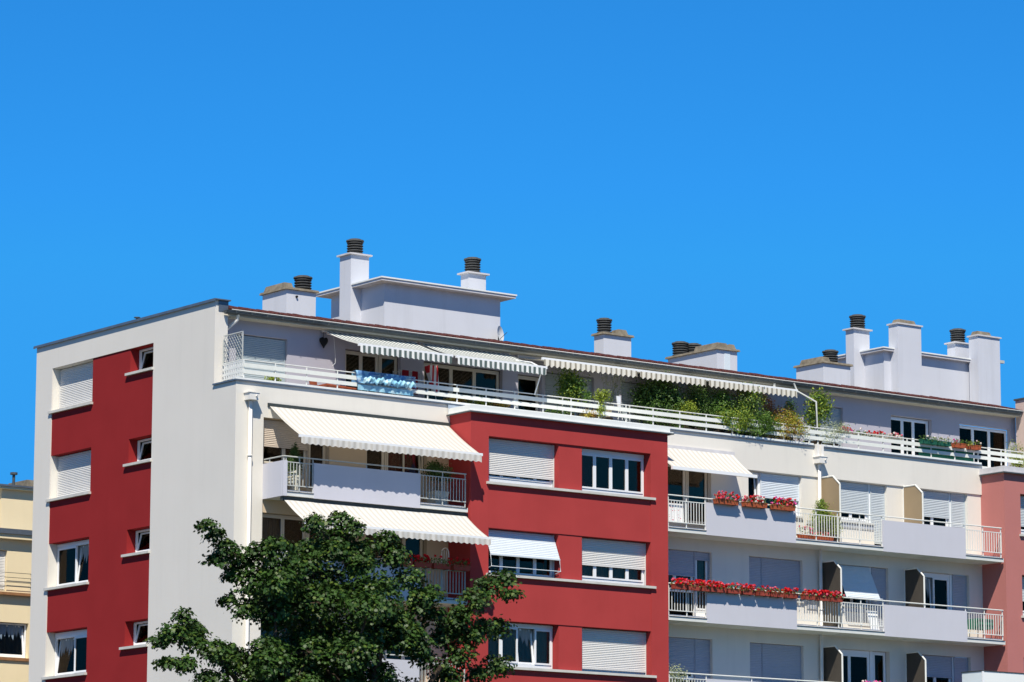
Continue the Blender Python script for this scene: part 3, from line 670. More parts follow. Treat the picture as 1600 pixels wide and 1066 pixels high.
# stair penthouse left
def pent(x0, x1, y0, y1, zt, ov=.36):
    s = MB(); s.box(x0, x1, y0, y1, 20.5, zt); o = s.build('roof_penthouse', 'wall_attic', B)
    o.data.materials[0] = MATS['wall_chimney']
    s = MB(); s.box(x0-ov, x1+ov, y0-ov, y1+ov, zt, zt+.08); s.mi = 1; s.box(x0-ov-.03, x1+ov+.03, y0-ov-.03, y1+ov+.03, zt+.08, zt+.125)
    s.build('penthouse_roof', ['cap_light', 'cap_white'], o); return o
pent(7.71, 12.27, 3.50, 6.50, 22.44)
o = stack(7.30, 8.00, 5.0-.2, 5.42, 23.52, 'cap_light', .08, .05); cowl((7.66, 5.1, 23.57), o, .28)
s = MB(); s.hexa([(7.30, 4.55, 20.5), (7.90, 4.55, 20.5), (7.90, 4.79, 20.5), (7.30, 4.79, 20.5), (7.30, 4.55, 22.4), (7.70, 4.55, 22.4), (7.70, 4.79, 22.4), (7.30, 4.79, 22.4)])
o = stack(12.21-.12, 12.92-.12, 5.0, 5.42, 23.50, 'cap_light', .09, .05, zb=22.5); cowl((12.42-.02, 5.2, 23.55), o, .28)
# right cluster
o = stack(26.23, 27.50, 3.50, 4.90, 21.76); block(o, 26.2, 26.62, 3.55, 4.7, 21.83, 22.0); cowl((26.98, 3.95, 21.82), o, .28)
pent(29.10, 33.32, 3.50, 6.2, 22.46, .20)
o = stack(28.60, 29.35, 4.5, 4.92, 23.34, 'cap_light', .08, .05); cowl((28.97, 4.7, 23.39), o, .29)
o = stack(29.40, 30.53, 3.10, 3.56, 23.42, 'cap_light', .05, .05); block(o, 29.5, 30.35, 3.15, 3.52, 23.47, 23.62)
o = stack(33.55, 34.25, 4.5, 4.92, 23.36, 'cap_light', .08, .05); cowl((33.87, 4.7, 23.41), o, .29)
o = stack(33.11, 34.20, 2.90, 3.36, 23.36, 'cap_light', .05, .05); block(o, 33.15, 33.85, 2.95, 3.32, 23.41, 23.56)

# ---------------------------------------------------------------- pink building on the right
P_ = thing('pink_apartment_building', (30.3, 0, 0), 'dusty pink rendered apartment block projecting at the right edge of the photo', 'building')
FP = Fr('front', -1.087); b = MB()
pw = [(31.06, 33.6, 15.72, 17.11, .34), (31.06, 33.6, 12.93, 14.33, .34), (31.06, 33.6, 10.14, 11.52, .34)]
wall(b, FP, 30.3, 38, 0, 17.86, pw); b.quad((30.3, -1.087, 0), (30.3, -1.087, 17.86), (30.3, .06, 17.86), (30.3, .06, 0)); b.quad((38, -1.087, 0), (38, 6, 0), (38, 6, 17.86), (38, -1.087, 17.86))
b.build('wall', 'pink', P_)
b = MB(); b.box(33.42, 36, .95, 1.40, 18.13, 20.85); b.mi = 1; b.box(33.37, 36, .90, 1.44, 20.85, 20.91); b.build('gable_wall', ['wall_lilac', 'zinc_dark'], P_); C.objects['gable_wall'].data.materials[0] = MATS['gable']
b = MB(); b.box(30.18, 38.1, -1.22, -.0, 17.80, 17.84); b.box(30.2, 38.05, -1.19, -.0, 17.84, 18.0); b.mi = 1; b.box(30.165, 38.12, -1.235, -1.19, 17.76, 17.80); b.box(30.165, 30.2, -1.19, -.07, 17.76, 17.80); b.build('coping', ['cap_light', 'zinc_dark'], P_)
b = MB(); b.box(30.31, 38, -.0, 1.7, 17.9, 18.12); b.build('terrace_floor', 'slab', P_)
for i, (a, c, z0, z1, e) in enumerate(pw):
    window(P_, FP, a+.02, c-.02, z0+.01, z1-.02, .33, W4, sh=(.78, .62, .9)[i], smat='shutter_blue', bottom=.1)
    boxpart('sill', 'sill', P_, a-.08, c+.08, -1.17, -.76, z0-.075, z0)
b = MB(); b.box(30.6, 37.9, .6, .7, 0, 17.8); b.build('interior_wall', 'room', P_)

# ---------------------------------------------------------------- yellow building on the left, further back
Y_ = thing('yellow_apartment_building', (0, 25, 0), 'pale yellow apartment block with a balcony, standing behind the left edge', 'building')
FY = Fr('front', 25.0); FY2 = Fr('front', 25.45); b = MB()
wall(b, FY, -2, 12, 0, 16.15, [(5.0, 6.33, 14.30, 15.75, .2), (5.0, 7.27, 11.93, 13.18, .16)])
b.box(6.17, 12, 25.25, 33, 16.4, 17.98); b.box(-2, 6.16, 25.85, 33, 16.4, 17.98); b.quad((-2, 25, 0), (-2, 25, 16.15), (-2, 33, 16.15), (-2, 33, 0)); b.build('wall', 'yellow_wall', Y_)
b = MB(); b.box(-2.1, 12, 24.75, 33, 16.15, 16.32); b.mi = 1; b.box(-2.15, 12, 24.68, 33, 16.32, 16.50); b.build('cornice', ['yellow_wall', 'zinc'], Y_)
b = MB(); b.box(6.0, 12, 25.05, 33.2, 17.98, 18.06); b.box(-2.1, 5.99, 25.65, 33.2, 17.98, 18.06); b.mi = 1; b.box(5.95, 12.0, 25.0, 33.2, 18.062, 18.13); b.box(-2.15, 5.94, 25.6, 33.2, 18.062, 18.13); b.build('roof', ['yellow_wall', 'zinc'], Y_)
b = MB(); b.tube([(7.34, 26.5, 18.1), (7.34, 26.5, 18.72)], .055, 8); b.tube([(7.34, 26.5, 18.72), (7.34, 26.5, 18.80)], .14, 8); b.build('vent_pipe', 'zinc_dark', Y_)
b = MB(); b.box(7.95, 9, 26.6, 28.0, 18.1, 18.60); b.build('roof_hatch', 'concrete', Y_)
window(Y_, FY, 4.2, 6.30, 14.32, 15.73, .18, W2, sh=.97, smat='shutter_white'); window(Y_, FY, 5.02, 7.25, 11.95, 13.16, .14, W2, tilts=(1,), curt='curtain_blue')
boxpart('sill', 'wood', Y_, 4.8, 7.35, 24.93, 25.15, 11.82, 11.925)
b = MB(); b.box(2, 7.32, 24.80, 24.995, 14.14, 14.24); o = b.build('balcony', 'wood', Y_)
b = MB()
for z in (14.45, 14.6, 14.77, 14.94): b.tube([(2, 24.83, z), (7.3, 24.83, z), (7.3, 24.99, z)], .010, 5)
for x in (2.1, 4, 5.5, 7.3): b.box(x-.01, x+.01, 24.82, 24.84, 14.24, 14.95)
b.build('railing', 'dark_metal', o)
b = MB(); b.box(0, 11, 26.2, 26.3, 0, 16); b.build('interior_wall', 'room', Y_)

# ---------------------------------------------------------------- panelled box at the bottom right
PB = thing('panelled_box', (28.1, -2.3, 0), 'pale blue and white panelled box in front of the pink wall', 'panelled box')
b = MB(); b.box(27.99, 34.0, -2.20, -1.25, 0, 10.83); b.mi = 1; b.box(28.05, 34, -2.215, -2.202, 0, 10.80); b.build('panel', ['panel_blue', 'panel_white'], PB)
b = MB(); b.box(27.97, 34.02, -2.225, -1.235, 10.832, 10.86); b.mi = 1; b.box(27.975, 28.05, -2.235, -2.203, 0, 10.83); b.build('edge_trim', ['dark_metal', 'white_pvc'], PB)
# ---------------------------------------------------------------- street tree in front
LOBES=[(-6.68,-9.18,12.55,0.12,0.13),(-6.33,-8.96,12.36,0.20,0.20),(-6.04,-9.12,12.03,0.25,0.23),(-6.15,-8.92,11.69,0.20,0.15),(-5.42,-8.87,11.79,0.37,0.37),(-5.16,-9.46,11.85,0.37,0.33),(-4.76,-9.52,12.08,0.37,0.23),(-5.59,-8.73,11.35,0.20,0.20),(-5.28,-9.28,11.11,0.42,0.50),(-4.48,-9.41,11.37,0.67,0.58),(-4.93,-10.10,11.02,0.53,0.44),(-4.02,-8.72,11.53,0.53,0.44),(-5.58,-8.59,10.68,0.22,0.15),(-5.31,-9.03,10.44,0.37,0.30),(-4.02,-8.43,10.70,0.76,0.67),(-4.54,-9.22,10.32,0.61,0.51),(-3.51,-7.64,10.88,0.61,0.51),(-3.19,-9.02,12.86,0.27,0.24),(-2.31,-8.87,13.03,0.31,0.24),(-2.14,-9.29,12.76,0.24,0.20),(-2.48,-8.84,12.38,0.48,0.51),(-2.82,-9.33,12.09,0.38,0.38),(-2.15,-8.35,12.46,0.38,0.38),(-3.10,-8.53,12.09,0.51,0.42),(-3.45,-9.06,11.79,0.41,0.32),(-2.74,-8.01,12.19,0.41,0.32),(-1.75,-8.97,12.04,0.51,0.60),(-2.11,-9.49,11.74,0.41,0.45),(-1.39,-8.45,12.13,0.41,0.45),(-0.71,-8.77,12.61,0.31,0.28),(-0.48,-8.81,12.18,0.41,0.41),(-1.88,-9.78,10.91,0.84,0.67),(-2.48,-10.64,10.50,0.67,0.51),(-1.28,-8.92,11.13,0.67,0.51),(-2.65,-8.50,11.10,0.93,0.85),(-3.30,-9.47,10.66,0.75,0.64),(-2.00,-7.53,11.35,0.75,0.64),(-0.01,-8.90,11.57,0.45,0.38),(0.08,-9.22,10.96,0.41,0.38),(-5.02,-9.68,9.25,0.59,0.54),(-5.43,-10.30,8.94,0.47,0.41),(-4.62,-9.06,9.36,0.47,0.41),(-2.90,-8.29,9.79,0.93,0.85),(-3.54,-9.26,9.36,0.74,0.63),(-2.25,-7.32,10.02,0.74,0.63),(-1.98,-9.06,9.77,1.01,0.84),(-2.70,-10.10,9.31,0.81,0.63),(-1.27,-8.01,10.03,0.81,0.63),(-0.24,-8.64,10.25,0.77,0.57),(-0.79,-9.43,9.88,0.62,0.42),(0.32,-7.85,10.43,0.62,0.42),(-4.59,-8.43,8.98,0.63,0.42),(-5.03,-9.10,8.66,0.51,0.31),(-4.16,-7.76,9.10,0.51,0.31),(-3.47,-8.55,8.83,1.01,0.50),(-4.16,-9.60,8.39,0.81,0.38),(-2.77,-7.50,9.08,0.81,0.38),(-1.54,-8.13,9.05,1.02,0.51),(-2.27,-9.19,8.60,0.82,0.38),(-0.82,-7.07,9.30,0.82,0.38),(-1.06,-9.12,8.95,0.41,0.34),(-7.04,-8.74,10.13,0.23,0.26),(-7.55,-9.06,9.72,0.33,0.25),(-6.60,-8.45,9.79,0.46,0.33),(-6.90,-8.95,9.52,0.37,0.25),(-6.30,-7.96,9.86,0.37,0.25),(-7.69,-8.66,9.51,0.25,0.18),(-7.87,-9.35,8.91,0.23,0.16),(-7.34,-9.36,8.90,0.29,0.18),(-6.46,-9.33,9.28,0.41,0.30),(-5.39,-8.42,9.25,0.47,0.30),(-5.70,-8.91,8.98,0.37,0.22),(-5.08,-7.93,9.31,0.37,0.22),(-6.38,-9.08,8.59,0.43,0.20),(3.14,-8.88,11.82,0.35,0.23),(3.26,-9.15,11.35,0.21,0.14),(2.61,-8.99,11.53,0.38,0.30),(1.97,-9.13,11.10,0.43,0.35),(1.48,-9.15,10.63,0.35,0.38),(2.03,-8.91,10.21,0.43,0.35),(2.49,-8.93,10.44,0.28,0.24),(3.19,-8.59,10.46,0.39,0.30),(1.75,-8.80,9.62,0.43,0.38),(1.30,-8.58,10.10,0.35,0.38),(3.23,-8.61,9.45,0.42,0.30),(2.56,-8.49,9.19,0.38,0.24),(0.80,-8.82,10.69,0.38,0.34),(-0.13,-9.39,9.72,0.44,0.29),(1.22,-8.70,9.19,0.24,0.24),(-2.66,-7.65,8.28,1.53,0.85),(-3.72,-9.25,7.68,1.22,0.64),(-1.59,-6.06,8.69,1.22,0.64),(-0.29,-7.84,8.24,1.54,0.77),(-1.40,-9.44,7.64,1.24,0.58),(0.82,-6.25,8.65,1.24,0.58),(1.32,-8.86,8.10,1.03,0.77),(0.56,-9.91,7.67,0.82,0.58),(2.09,-7.81,8.34,0.82,0.58),(-5.64,-8.55,7.98,0.99,0.66),(-6.31,-9.60,7.55,0.79,0.50),(-4.98,-7.49,8.22,0.79,0.50),(-5.13,-9.92,6.54,1.63,0.82),(-6.26,-11.64,5.92,1.31,0.61),(-4.01,-8.20,6.96,1.31,0.61),(-0.92,-7.87,7.09,1.87,0.85),(-2.27,-9.82,6.40,1.50,0.64),(0.42,-5.92,7.58,1.50,0.64),(0.94,-8.81,7.07,1.37,0.85),(-0.07,-10.21,6.54,1.09,0.64),(1.95,-7.41,7.40,1.09,0.64),(-3.45,-9.80,5.48,1.97,0.82),(-4.84,-11.87,4.78,1.58,0.62),(-2.06,-7.73,5.97,1.58,0.62),(-1.33,-10.25,5.41,1.49,0.75),(-2.42,-11.79,4.87,1.19,0.56),(-0.24,-8.71,5.76,1.19,0.56),(0.65,-8.65,9.52,0.34,0.22),(1.59,-8.49,9.06,0.38,0.21),(-0.29,-9.45,10.00,0.41,0.34),(1.54,-8.69,10.34,0.38,0.35),(0.49,-9.09,11.20,0.34,0.24),(-0.88,-9.40,10.41,0.44,0.37)]

T = thing('maple_tree', (-2.6, -9.2, 0), 'large dark green maple tree standing in front of the lower left balconies', 'tree')
cs, ns, ss = [], [], []
for (x, y, z, rx, rz) in LOBES:
    A_ = rx*rz; ry = max(rx, .35)*1.15
    nsp = int(20+A_*190)
    d = rng.normal(size=(nsp, 3)); d /= np.linalg.norm(d, axis=1)[:, None]; d[:, 2] = d[:, 2]*.85+.08
    rad = rng.uniform(.45, 1.0, nsp)**(.4)*np.where(d[:, 2] < -.3, .8, 1.)*rng.choice((.75, 1., 1., 1.08, 1.22), nsp)
    pc = np.array((x, y, z))+d*rad[:, None]*np.array((rx, ry, rz))*.93
    for q in range(nsp):
        k = int(rng.integers(7, 16)); R0 = min(.27, .10+rx*.5)*rng.uniform(.6, 1.25)
        ang = rng.uniform(0, 2*math.pi, k); rr = np.sqrt(rng.uniform(0, 1, k))*R0
        ax = d[q]*.6+np.array((0, 0, .75))+rng.normal(size=3)*.2; ax /= np.linalg.norm(ax)
        a = np.cross(ax, (0.3, .9, .1)); a /= np.linalg.norm(a); b2 = np.cross(ax, a)
        p = pc[q]+rr[:, None]*(np.cos(ang)[:, None]*a+np.sin(ang)[:, None]*b2)-ax*((rr/R0)**2*.10)[:, None]+rng.normal(size=(k, 3))*.03
        out = (np.cos(ang)[:, None]*a+np.sin(ang)[:, None]*b2)*.5
        cs.append(p); ns.append(ax+out+rng.normal(size=(k, 3))*.38); ss.append(rng.uniform(.07, .13, k))
cs = np.concatenate(cs); ns = np.concatenate(ns); ss = np.concatenate(ss)
print('maple leaves', len(cs))
leaves('crown', cs, ns, ss, 'leaf_maple', T, 'maple', mats=['leaf_maple', 'leaf_maple_young'], midx=(rng.random(len(cs)) < .12).astype(int))
b = MB(); base = Vector((-2.6, -9.2, 0)); fork = Vector((-2.5, -9.1, 4.6))
b.tube([base, (-2.62, -9.2, 2), fork], .30, 12, .22)
hub = []
for (tx, ty, tz, r) in ((-4.6, -9.4, 9.4, .15), (-2.9, -8.9, 10.2, .15), (-1.2, -9.3, 9.6, .14), (.9, -9.1, 9.2, .12), (-5.9, -9.0, 8.9, .11)):
    p = Vector((tx, ty, tz)); mid = (fork+p)/2+Vector((.2, .1, .3)); b.tube([fork, mid, p], r+.05, 8, r*.6); hub.append(p)
pts_ = [Vector(l[:3]) for l in LOBES]; cen_ = Vector((-2.9, -9.1, 9.3))
for i, p in enumerate(pts_):
    cand = [q for q in pts_+hub if (q-cen_).length < (p-cen_).length-.15 and (q-p).length > .1]
    if not cand or (p-cen_).length > 6: continue
    h = min(cand, key=lambda q: (q-p).length); rr = .018+.05*max(0, 1-(p-cen_).length/4)
    b.tube([h, (h+p)/2+Vector((0, 0, -.06)), p], rr, 5, rr*.6)
b.build('trunk', 'bark', T, True)

# ---------------------------------------------------------------- terrace plants
def plant(name, label, cat, base, blobs, n, size, lm, tmpl='leaf', pot=None, stems=True, group=None, up=.5, mats=None, stemr=.012, smat='bark'):
    t = thing(name, base, label, cat, group); cs, ns = [], []
    tot = sum(r[3]*r[4]*(r[5] if len(r) > 5 else r[3]) for r in blobs)
    for r in blobs:
        rad = (r[3]*1.22, r[5] if len(r) > 5 else r[3], r[4]*1.2); k = max(6, int(3.6*n*rad[0]*rad[1]*rad[2]/tot))
        nc = max(3, int(k/14))   # clumps inside each blob
        p, q = blob(r[:3], rad, nc, up, .35); kk = max(4, k//nc)
        pp = np.repeat(p, kk, 0)+rng.normal(size=(nc*kk, 3))*min(rad)*.45; qq = np.repeat(q, kk, 0)+rng.normal(size=(nc*kk, 3))*.5
        cs.append(pp); ns.append(qq)
    cs = np.concatenate(cs); ns = np.concatenate(ns); N = len(cs); sz = rng.uniform(size*.7, size*1.25, N)
    if mats: leaves('foliage', cs, ns, sz, lm, t, tmpl, mats=mats, midx=rng.integers(0, len(mats), N))
    else: leaves('foliage', cs, ns, sz, lm, t, tmpl)
    if stems:
        s = MB(); b0 = Vector(base)+Vector((0, 0, .12))
        for r in blobs:
            if size < .075:
                for q in range(3): c = Vector(r[:3])+Vector((random.uniform(-1, 1)*r[3], random.uniform(-.1, .05), random.uniform(-.2, 1)*r[4])); s.tube([b0, (b0+c)/2+Vector((random.uniform(-.08, .08), 0, .05)), c], .007, 4, .003)
            c = Vector(r[:3]); s.tube([b0, (b0+c)/2+Vector((random.uniform(-.05, .05), 0, .05)), c], stemr, 5, stemr*.4)
        s.build('stem', smat, t, True)
    if pot:
        pm, w_, h_ = pot; s = MB(); x, y, z = base
        s.lathe([(w_*.72, 0), (w_*.95, h_*.86), (w_*1.05, h_*.87), (w_*1.05, h_), (w_*.9, h_), (w_*.86, h_*.9), (.01, h_*.9)], base, 20); s.build('pot', pm, t)
    return t
G1 = 'plants in a row behind the terrace railing'
ZT = 18.13
plant('potted_tree', 'small round-headed potted tree before the closed shutter, tallest green crown left of the wispy bamboo', 'potted tree', (12.95, .75, ZT), [(12.95, .75, 19.55, .26, .24), (13.08, .72, 19.28, .28, .28), (12.85, .78, 19.1, .22, .26), (13.2, .7, 18.95, .16, .2)], 520, .075, 'leaf_light', pot=('pot_dark', .16, .28), mats=['leaf_light', 'leaf_mid', 'leaf_mid'])
plant('potted_shrub', 'thin brown-green shrub with sparse leaves just right of the small round-headed tree', 'shrub', (13.5, .95, ZT), [(13.45, .95, 19.25, .18, .24), (13.6, .95, 19.05, .14, .16), (13.3, .95, 18.9, .14, .14)], 90, .06, 'leaf_pale', pot=('pot_dark', .13, .25))
plant('climbing_plant', 'bright yellow-green sapling leaning on the outside of the railing boards', 'climbing plant', (13.66, .16, ZT), [(13.66, .10, 18.95, .14, .16), (13.70, .06, 18.68, .12, .16), (13.62, .05, 18.42, .10, .14), (13.92, .12, 19.0, .12, .13)], 240, .06, 'leaf_light', pot=('pot_dark', .12, .12))
plant('young_plant', 'short leafy young plant poking above the rail beside the yellow-green sapling', 'young plant', (13.25, .25, ZT), [(13.25, .22, 18.93, .10, .13), (13.22, .2, 18.72, .08, .1)], 90, .055, 'leaf_mid', pot=('pot_dark', .10, .12))
# bamboo
t = thing('bamboo_plant', (14.55, .75, ZT), 'wispy bamboo with pale arching canes and thin leaves in front of the dark wall', 'bamboo', G1)
s = MB(); cs = []; ns = []
for i in range(16):
    tx = random.uniform(-.25, .75); top = Vector((14.6+tx, .75+random.uniform(-.15, .15), 19.95-abs(tx-.2)*.5)); b0 = Vector((14.5+random.uniform(-.06, .06), .75, ZT))
    md = (b0+top)/2+Vector((-.12*tx, 0, .1)); s.tube([b0, md, top], .011, 5, .004)
    for k in range(26):
        f = random.uniform(.35, 1.05); p = b0.lerp(md, f*2) if f < .5 else md.lerp(top, f*2-1); cs.append(p+Vector((random.gauss(0, .07), random.gauss(0, .05), random.gauss(0, .05)))); ns.append((random.gauss(0, 1), random.gauss(0, 1), random.gauss(0, .25)))
leaves('foliage', np.array(cs), np.array(ns), rng.uniform(.05, .09, len(cs)), 'leaf_mid', t, 'blade', mats=['leaf_light', 'leaf_mid'], midx=rng.integers(0, 2, len(cs))); s.build('cane', 'stem_pale', t)
s = MB(); s.lathe([(.14, 0), (.18, .3), (.16, .3), (.01, .28)], (14.5, .75, ZT), 16); s.build('pot', 'pot_dark', t)
plant('laurel_bush', 'largest dark green bush, broad and dense, rising above the railing under the cream valances', 'bush', (16.8, .95, ZT), [(16.5, .95, 19.35, .38, .38), (16.95, .9, 19.5, .36, .34), (17.2, .85, 19.15, .36, .36), (16.6, .9, 19.0, .42, .34), (17.35, .8, 18.9, .3, .26), (16.1, 1., 19.25, .25, .3)], 2100, .075, 'leaf_dark', pot=('pot_dark', .26, .35), mats=['leaf_dark', 'leaf_dark', 'leaf_mid'])
plant('pittosporum_bush', 'bright yellow-green low bush at the foot of the big dark bush', 'bush', (17.5, .45, ZT), [(17.55, .45, 18.95, .24, .18), (17.3, .5, 18.8, .18, .14)], 320, .06, 'leaf_light', pot=('pot_dark', .16, .2))
plant('conifer_shrub', 'dense rounded conifer right of the largest dark bush', 'conifer', (18.42, .9, ZT), [(18.42, .9, 19.5, .34, .36), (18.42, .9, 19.1, .38, .38), (18.4, .9, 18.75, .32, .24)], 2000, .04, 'leaf_dark', pot=('pot_dark', .24, .3), mats=['leaf_dark', 'leaf_mid'])
plant('leafy_shrub', 'mid-green leafy shrub between the rounded conifer and the bare forked branch', 'shrub', (19.0, .6, ZT), [(19.0, .6, 19.25, .25, .3), (18.9, .6, 18.95, .22, .2), (19.15, .6, 19.55, .2, .15)], 420, .065, 'leaf_mid', pot=('pot_dark', .18, .25))
t = thing('bare_branch', (19.5, .5, ZT), 'bare pale forked branch standing among the terrace shrubs', 'branch')
s = MB(); s.tube([(19.5, .5, ZT), (19.5, .5, 19.35), (19.42, .5, 19.62)], .016, 6, .008); s.tube([(19.5, .5, 19.35), (19.66, .5, 19.56), (19.95, .5, 19.6)], .012, 6, .006); s.build('stem', 'stem_pale', t)
plant('wild_rose', 'pale green arching climber spilling over the rail boards below the forked branch', 'climber', (19.2, .2, ZT), [(18.75, .05, 18.66, .26, .13, .14), (19.3, -.02, 18.47, .34, .12, .14), (19.0, .15, 18.85, .22, .16), (19.55, .0, 18.75, .22, .2)], 560, .06, 'leaf_light', pot=('pot_dark', .15, .2), mats=['leaf_light', 'leaf_mid'])
plant('tall_shrub', 'tall spreading olive green shrub reaching up to the last cream valance', 'shrub', (20.0, .5, ZT), [(20.0, .5, 19.2, .40, .36), (20.3, .45, 19.5, .30, .26), (19.85, .45, 18.85, .34, .3), (20.5, .6, 19.85, .22, .16), (20.1, .7, 19.9, .25, .12), (19.7, .5, 18.6, .3, .24)], 1350, .06, 'leaf_mid', pot=('pot_dark', .2, .3), mats=['leaf_mid', 'leaf_light', 'leaf_dark'])
plant('hanging_creeper', 'dense green creeper hanging over the coping in front of the white boards', 'creeper', (20.3, .2, ZT), [(20.1, -.02, 18.5, .32, .18, .14), (20.6, -.0, 18.58, .34, .18, .14), (20.45, .05, 18.85, .3, .18), (20.0, -.02, 18.38, .3, .10, .12), (20.9, .0, 18.72, .22, .12, .12)], 560, .055, 'leaf_mid', pot=('pot_dark', .16, .2))
plant('orange_shrub', 'orange-brown leaved shrub among the green terrace plants', 'shrub', (21.5, .85, ZT), [(21.35, .85, 19.45, .16, .22), (21.6, .85, 19.2, .26, .2), (21.2, .85, 19.75, .1, .14), (21.6, .8, 18.95, .2, .2)], 340, .055, 'leaf_orange', pot=('pot_dark', .16, .25))
plant('flowering_shrub', 'yellow-green and ochre shrub leaning over the rail near the downpipe', 'shrub', (21.7, .25, ZT), [(21.55, .2, 18.8, .34, .26), (21.95, .15, 18.7, .30, .24), (21.8, .4, 19.05, .28, .2), (21.4, .1, 18.55, .25, .18)], 820, .055, 'leaf_autumn', pot=('pot_dark', .18, .25), mats=['leaf_autumn', 'leaf_light', 'leaf_autumn'])
plant('young_tree', 'slim green plant beside a white plant stake, left of the downpipe', 'shrub', (22.2, .7, ZT), [(22.2, .7, 19.35, .16, .3), (22.35, .6, 18.95, .18, .2)], 200, .06, 'leaf_mid', pot=('pot_dark', .14, .25))
plant('lemon_tree', 'small bright green tree right of the white downpipe, standing above the rail', 'small tree', (23.2, .5, ZT), [(23.3, .5, 19.75, .28, .26), (23.45, .5, 19.45, .24, .22), (23.1, .5, 19.3, .22, .24), (23.05, .5, 18.98, .16, .15)], 430, .085, 'leaf_mid', pot=('pot_dark', .17, .28), mats=['leaf_mid', 'leaf_light'])
plant('variegated_plant', 'airy pale green plant with small leaves spread over the board right of the downpipe', 'plant', (23.7, .2, ZT), [(23.6, .12, 18.8, .45, .2), (24.0, .1, 18.95, .25, .16), (23.3, .05, 18.5, .3, .18)], 260, .045, 'leaf_pale', pot=('pot_dark', .14, .2))
for i, (x, l, lm) in enumerate(((8.2, 'low yellow-green plant between the rail boards above the left end of the red block', 'leaf_autumn'), (9.1, 'low yellow-green plant behind the railing, middle of the three above the red block', 'leaf_light'), (9.9, 'low plant with yellowish leaves behind the railing, rightmost of the three above the red block', 'leaf_autumn'))):
    plant('low_plant', l, 'plant', (x, .35, ZT), [(x-.22, .35, 18.32, .2, .08), (x+.15, .35, 18.34, .22, .09), (x, .3, 18.38, .14, .1)], 200, .05, lm, pot=('pot_dark', .12, .12), group='low plants behind the railing')
plant('bushy_plant', 'small yellow-green plant behind the railing below the closed attic shutter at the left end', 'plant', (1.65, .6, ZT), [(1.65, .55, 18.36, .22, .12)], 90, .06, 'leaf_light', pot=('pot_dark', .14, .12))
plant('rail_plant', 'low green plants through the boards above the red block, left of the potted tree', 'plant', (12.1, .3, ZT), [(12.0, .3, 18.32, .3, .1), (12.4, .3, 18.35, .2, .1)], 160, .05, 'leaf_mid', pot=('pot_dark', .12, .12))
plant('rail_plant', 'low green and ochre plants through the boards, just left of the yellow-green sapling', 'plant', (13.2, .3, ZT), [(13.15, .12, 18.33, .22, .1), (13.45, .12, 18.36, .18, .1)], 160, .05, 'leaf_autumn', pot=('pot_dark', .12, .12))
plant('end_plant', 'yellow-green plant behind the railing at the far right edge', 'plant', (32.4, .3, ZT), [(32.3, .3, 18.75, .22, .35), (32.5, .2, 18.4, .35, .15)], 260, .06, 'leaf_light', pot=('pot_dark', .15, .15))

plant('privet_bush', 'dark green bush filling the space behind the bare forked branch', 'bush', (19.5, 1.0, ZT), [(19.4, 1.0, 18.9, .4, .3), (19.8, 1.0, 19.1, .3, .3)], 420, .065, 'leaf_dark', pot=('pot_dark', .2, .3))
plant('ivy_plant', 'dark green ivy behind the boards below the orange-brown shrub', 'plant', (21.2, .7, ZT), [(21.1, .7, 18.7, .4, .25), (21.7, .7, 18.75, .3, .22)], 380, .06, 'leaf_dark', pot=('pot_dark', .2, .25), mats=['leaf_dark', 'leaf_mid'])
plant('box_shrub', 'dark green shrub seen through the boards under the largest dark bush', 'shrub', (16.6, .6, ZT), [(16.4, .6, 18.5, .4, .2), (17.2, .6, 18.45, .35, .18)], 300, .06, 'leaf_dark', pot=('pot_dark', .2, .2))

# ---------------------------------------------------------------- flower boxes
def flower_box(name, label, cat, x0, x1, y, z, fl, n, group, potm='terracotta', fh=.16, lm='leaf_mid', hgt=.13, under=True, fn=1.):
    t = thing(name, ((x0+x1)/2, y, z), label, cat, group)
    s = MB(); s.hexa([(x0+.02, y-.075, z), (x1-.02, y-.075, z), (x1-.02, y+.075, z), (x0+.02, y+.075, z), (x0, y-.095, z+hgt), (x1, y-.095, z+hgt), (x1, y+.095, z+hgt), (x0, y+.095, z+hgt)]); s.box(x0-.008, x1+.008, y-.103, y+.103, z+hgt, z+hgt+.02)
    s.build('trough', potm, t)
    L = x1-x0; k = int(230*L*fn)
    c = np.stack([rng.uniform(x0-.03, x1+.03, k), rng.uniform(y-.14, y+.12, k), z+hgt+rng.uniform(-.03, fh, k)], 1); q = rng.normal(size=(k, 3))*.6+np.array((0, -.4, .7)); leaves('foliage', c, q, rng.uniform(.04, .08, k), lm, t, 'leaf', mats=[lm, 'leaf_dark'], midx=rng.integers(0, 2, k))
    cs, ns = [], []; hn = max(2, int(n*L*1.9))
    for i in range(hn):
        hc = np.array((random.uniform(x0, x1), y+random.uniform(-.15, .10), z+hgt+random.uniform(.03, fh+.07)))
        d = rng.normal(size=(11, 3)); d /= np.linalg.norm(d, axis=1)[:, None]; cs.append(hc+d*random.uniform(.022, .042)); ns.append(d)
    cs = np.concatenate(cs); ns = np.concatenate(ns); leaves('flowers', cs, ns, rng.uniform(.042, .068, len(cs)), fl[0], t, 'petal', mats=fl, midx=np.repeat(rng.integers(0, len(fl), hn), 11))
    if fl[0] and n < 16:
        s = MB()
        for i in range(4): s.tube([(x0+(i+.5)*(x1-x0)/4, y, z+hgt-.02), (x0+(i+.5)*(x1-x0)/4+random.uniform(-.04, .04), y-.03, z+hgt+fh)], .004, 4)
        s.build('stem', 'leaf_dark', t)
    if under:
        s = MB()
        for x in (x0+.1, x1-.1): s.box(x-.008, x+.008, y-.08, y+.22, z-.012, z)
        s.build('bracket', 'dark_metal', t)
    return t
G2 = 'geranium boxes on the upper right balcony'; F1 = ['flower_red', 'flower_pink', 'flower_red', 'flower_pink']
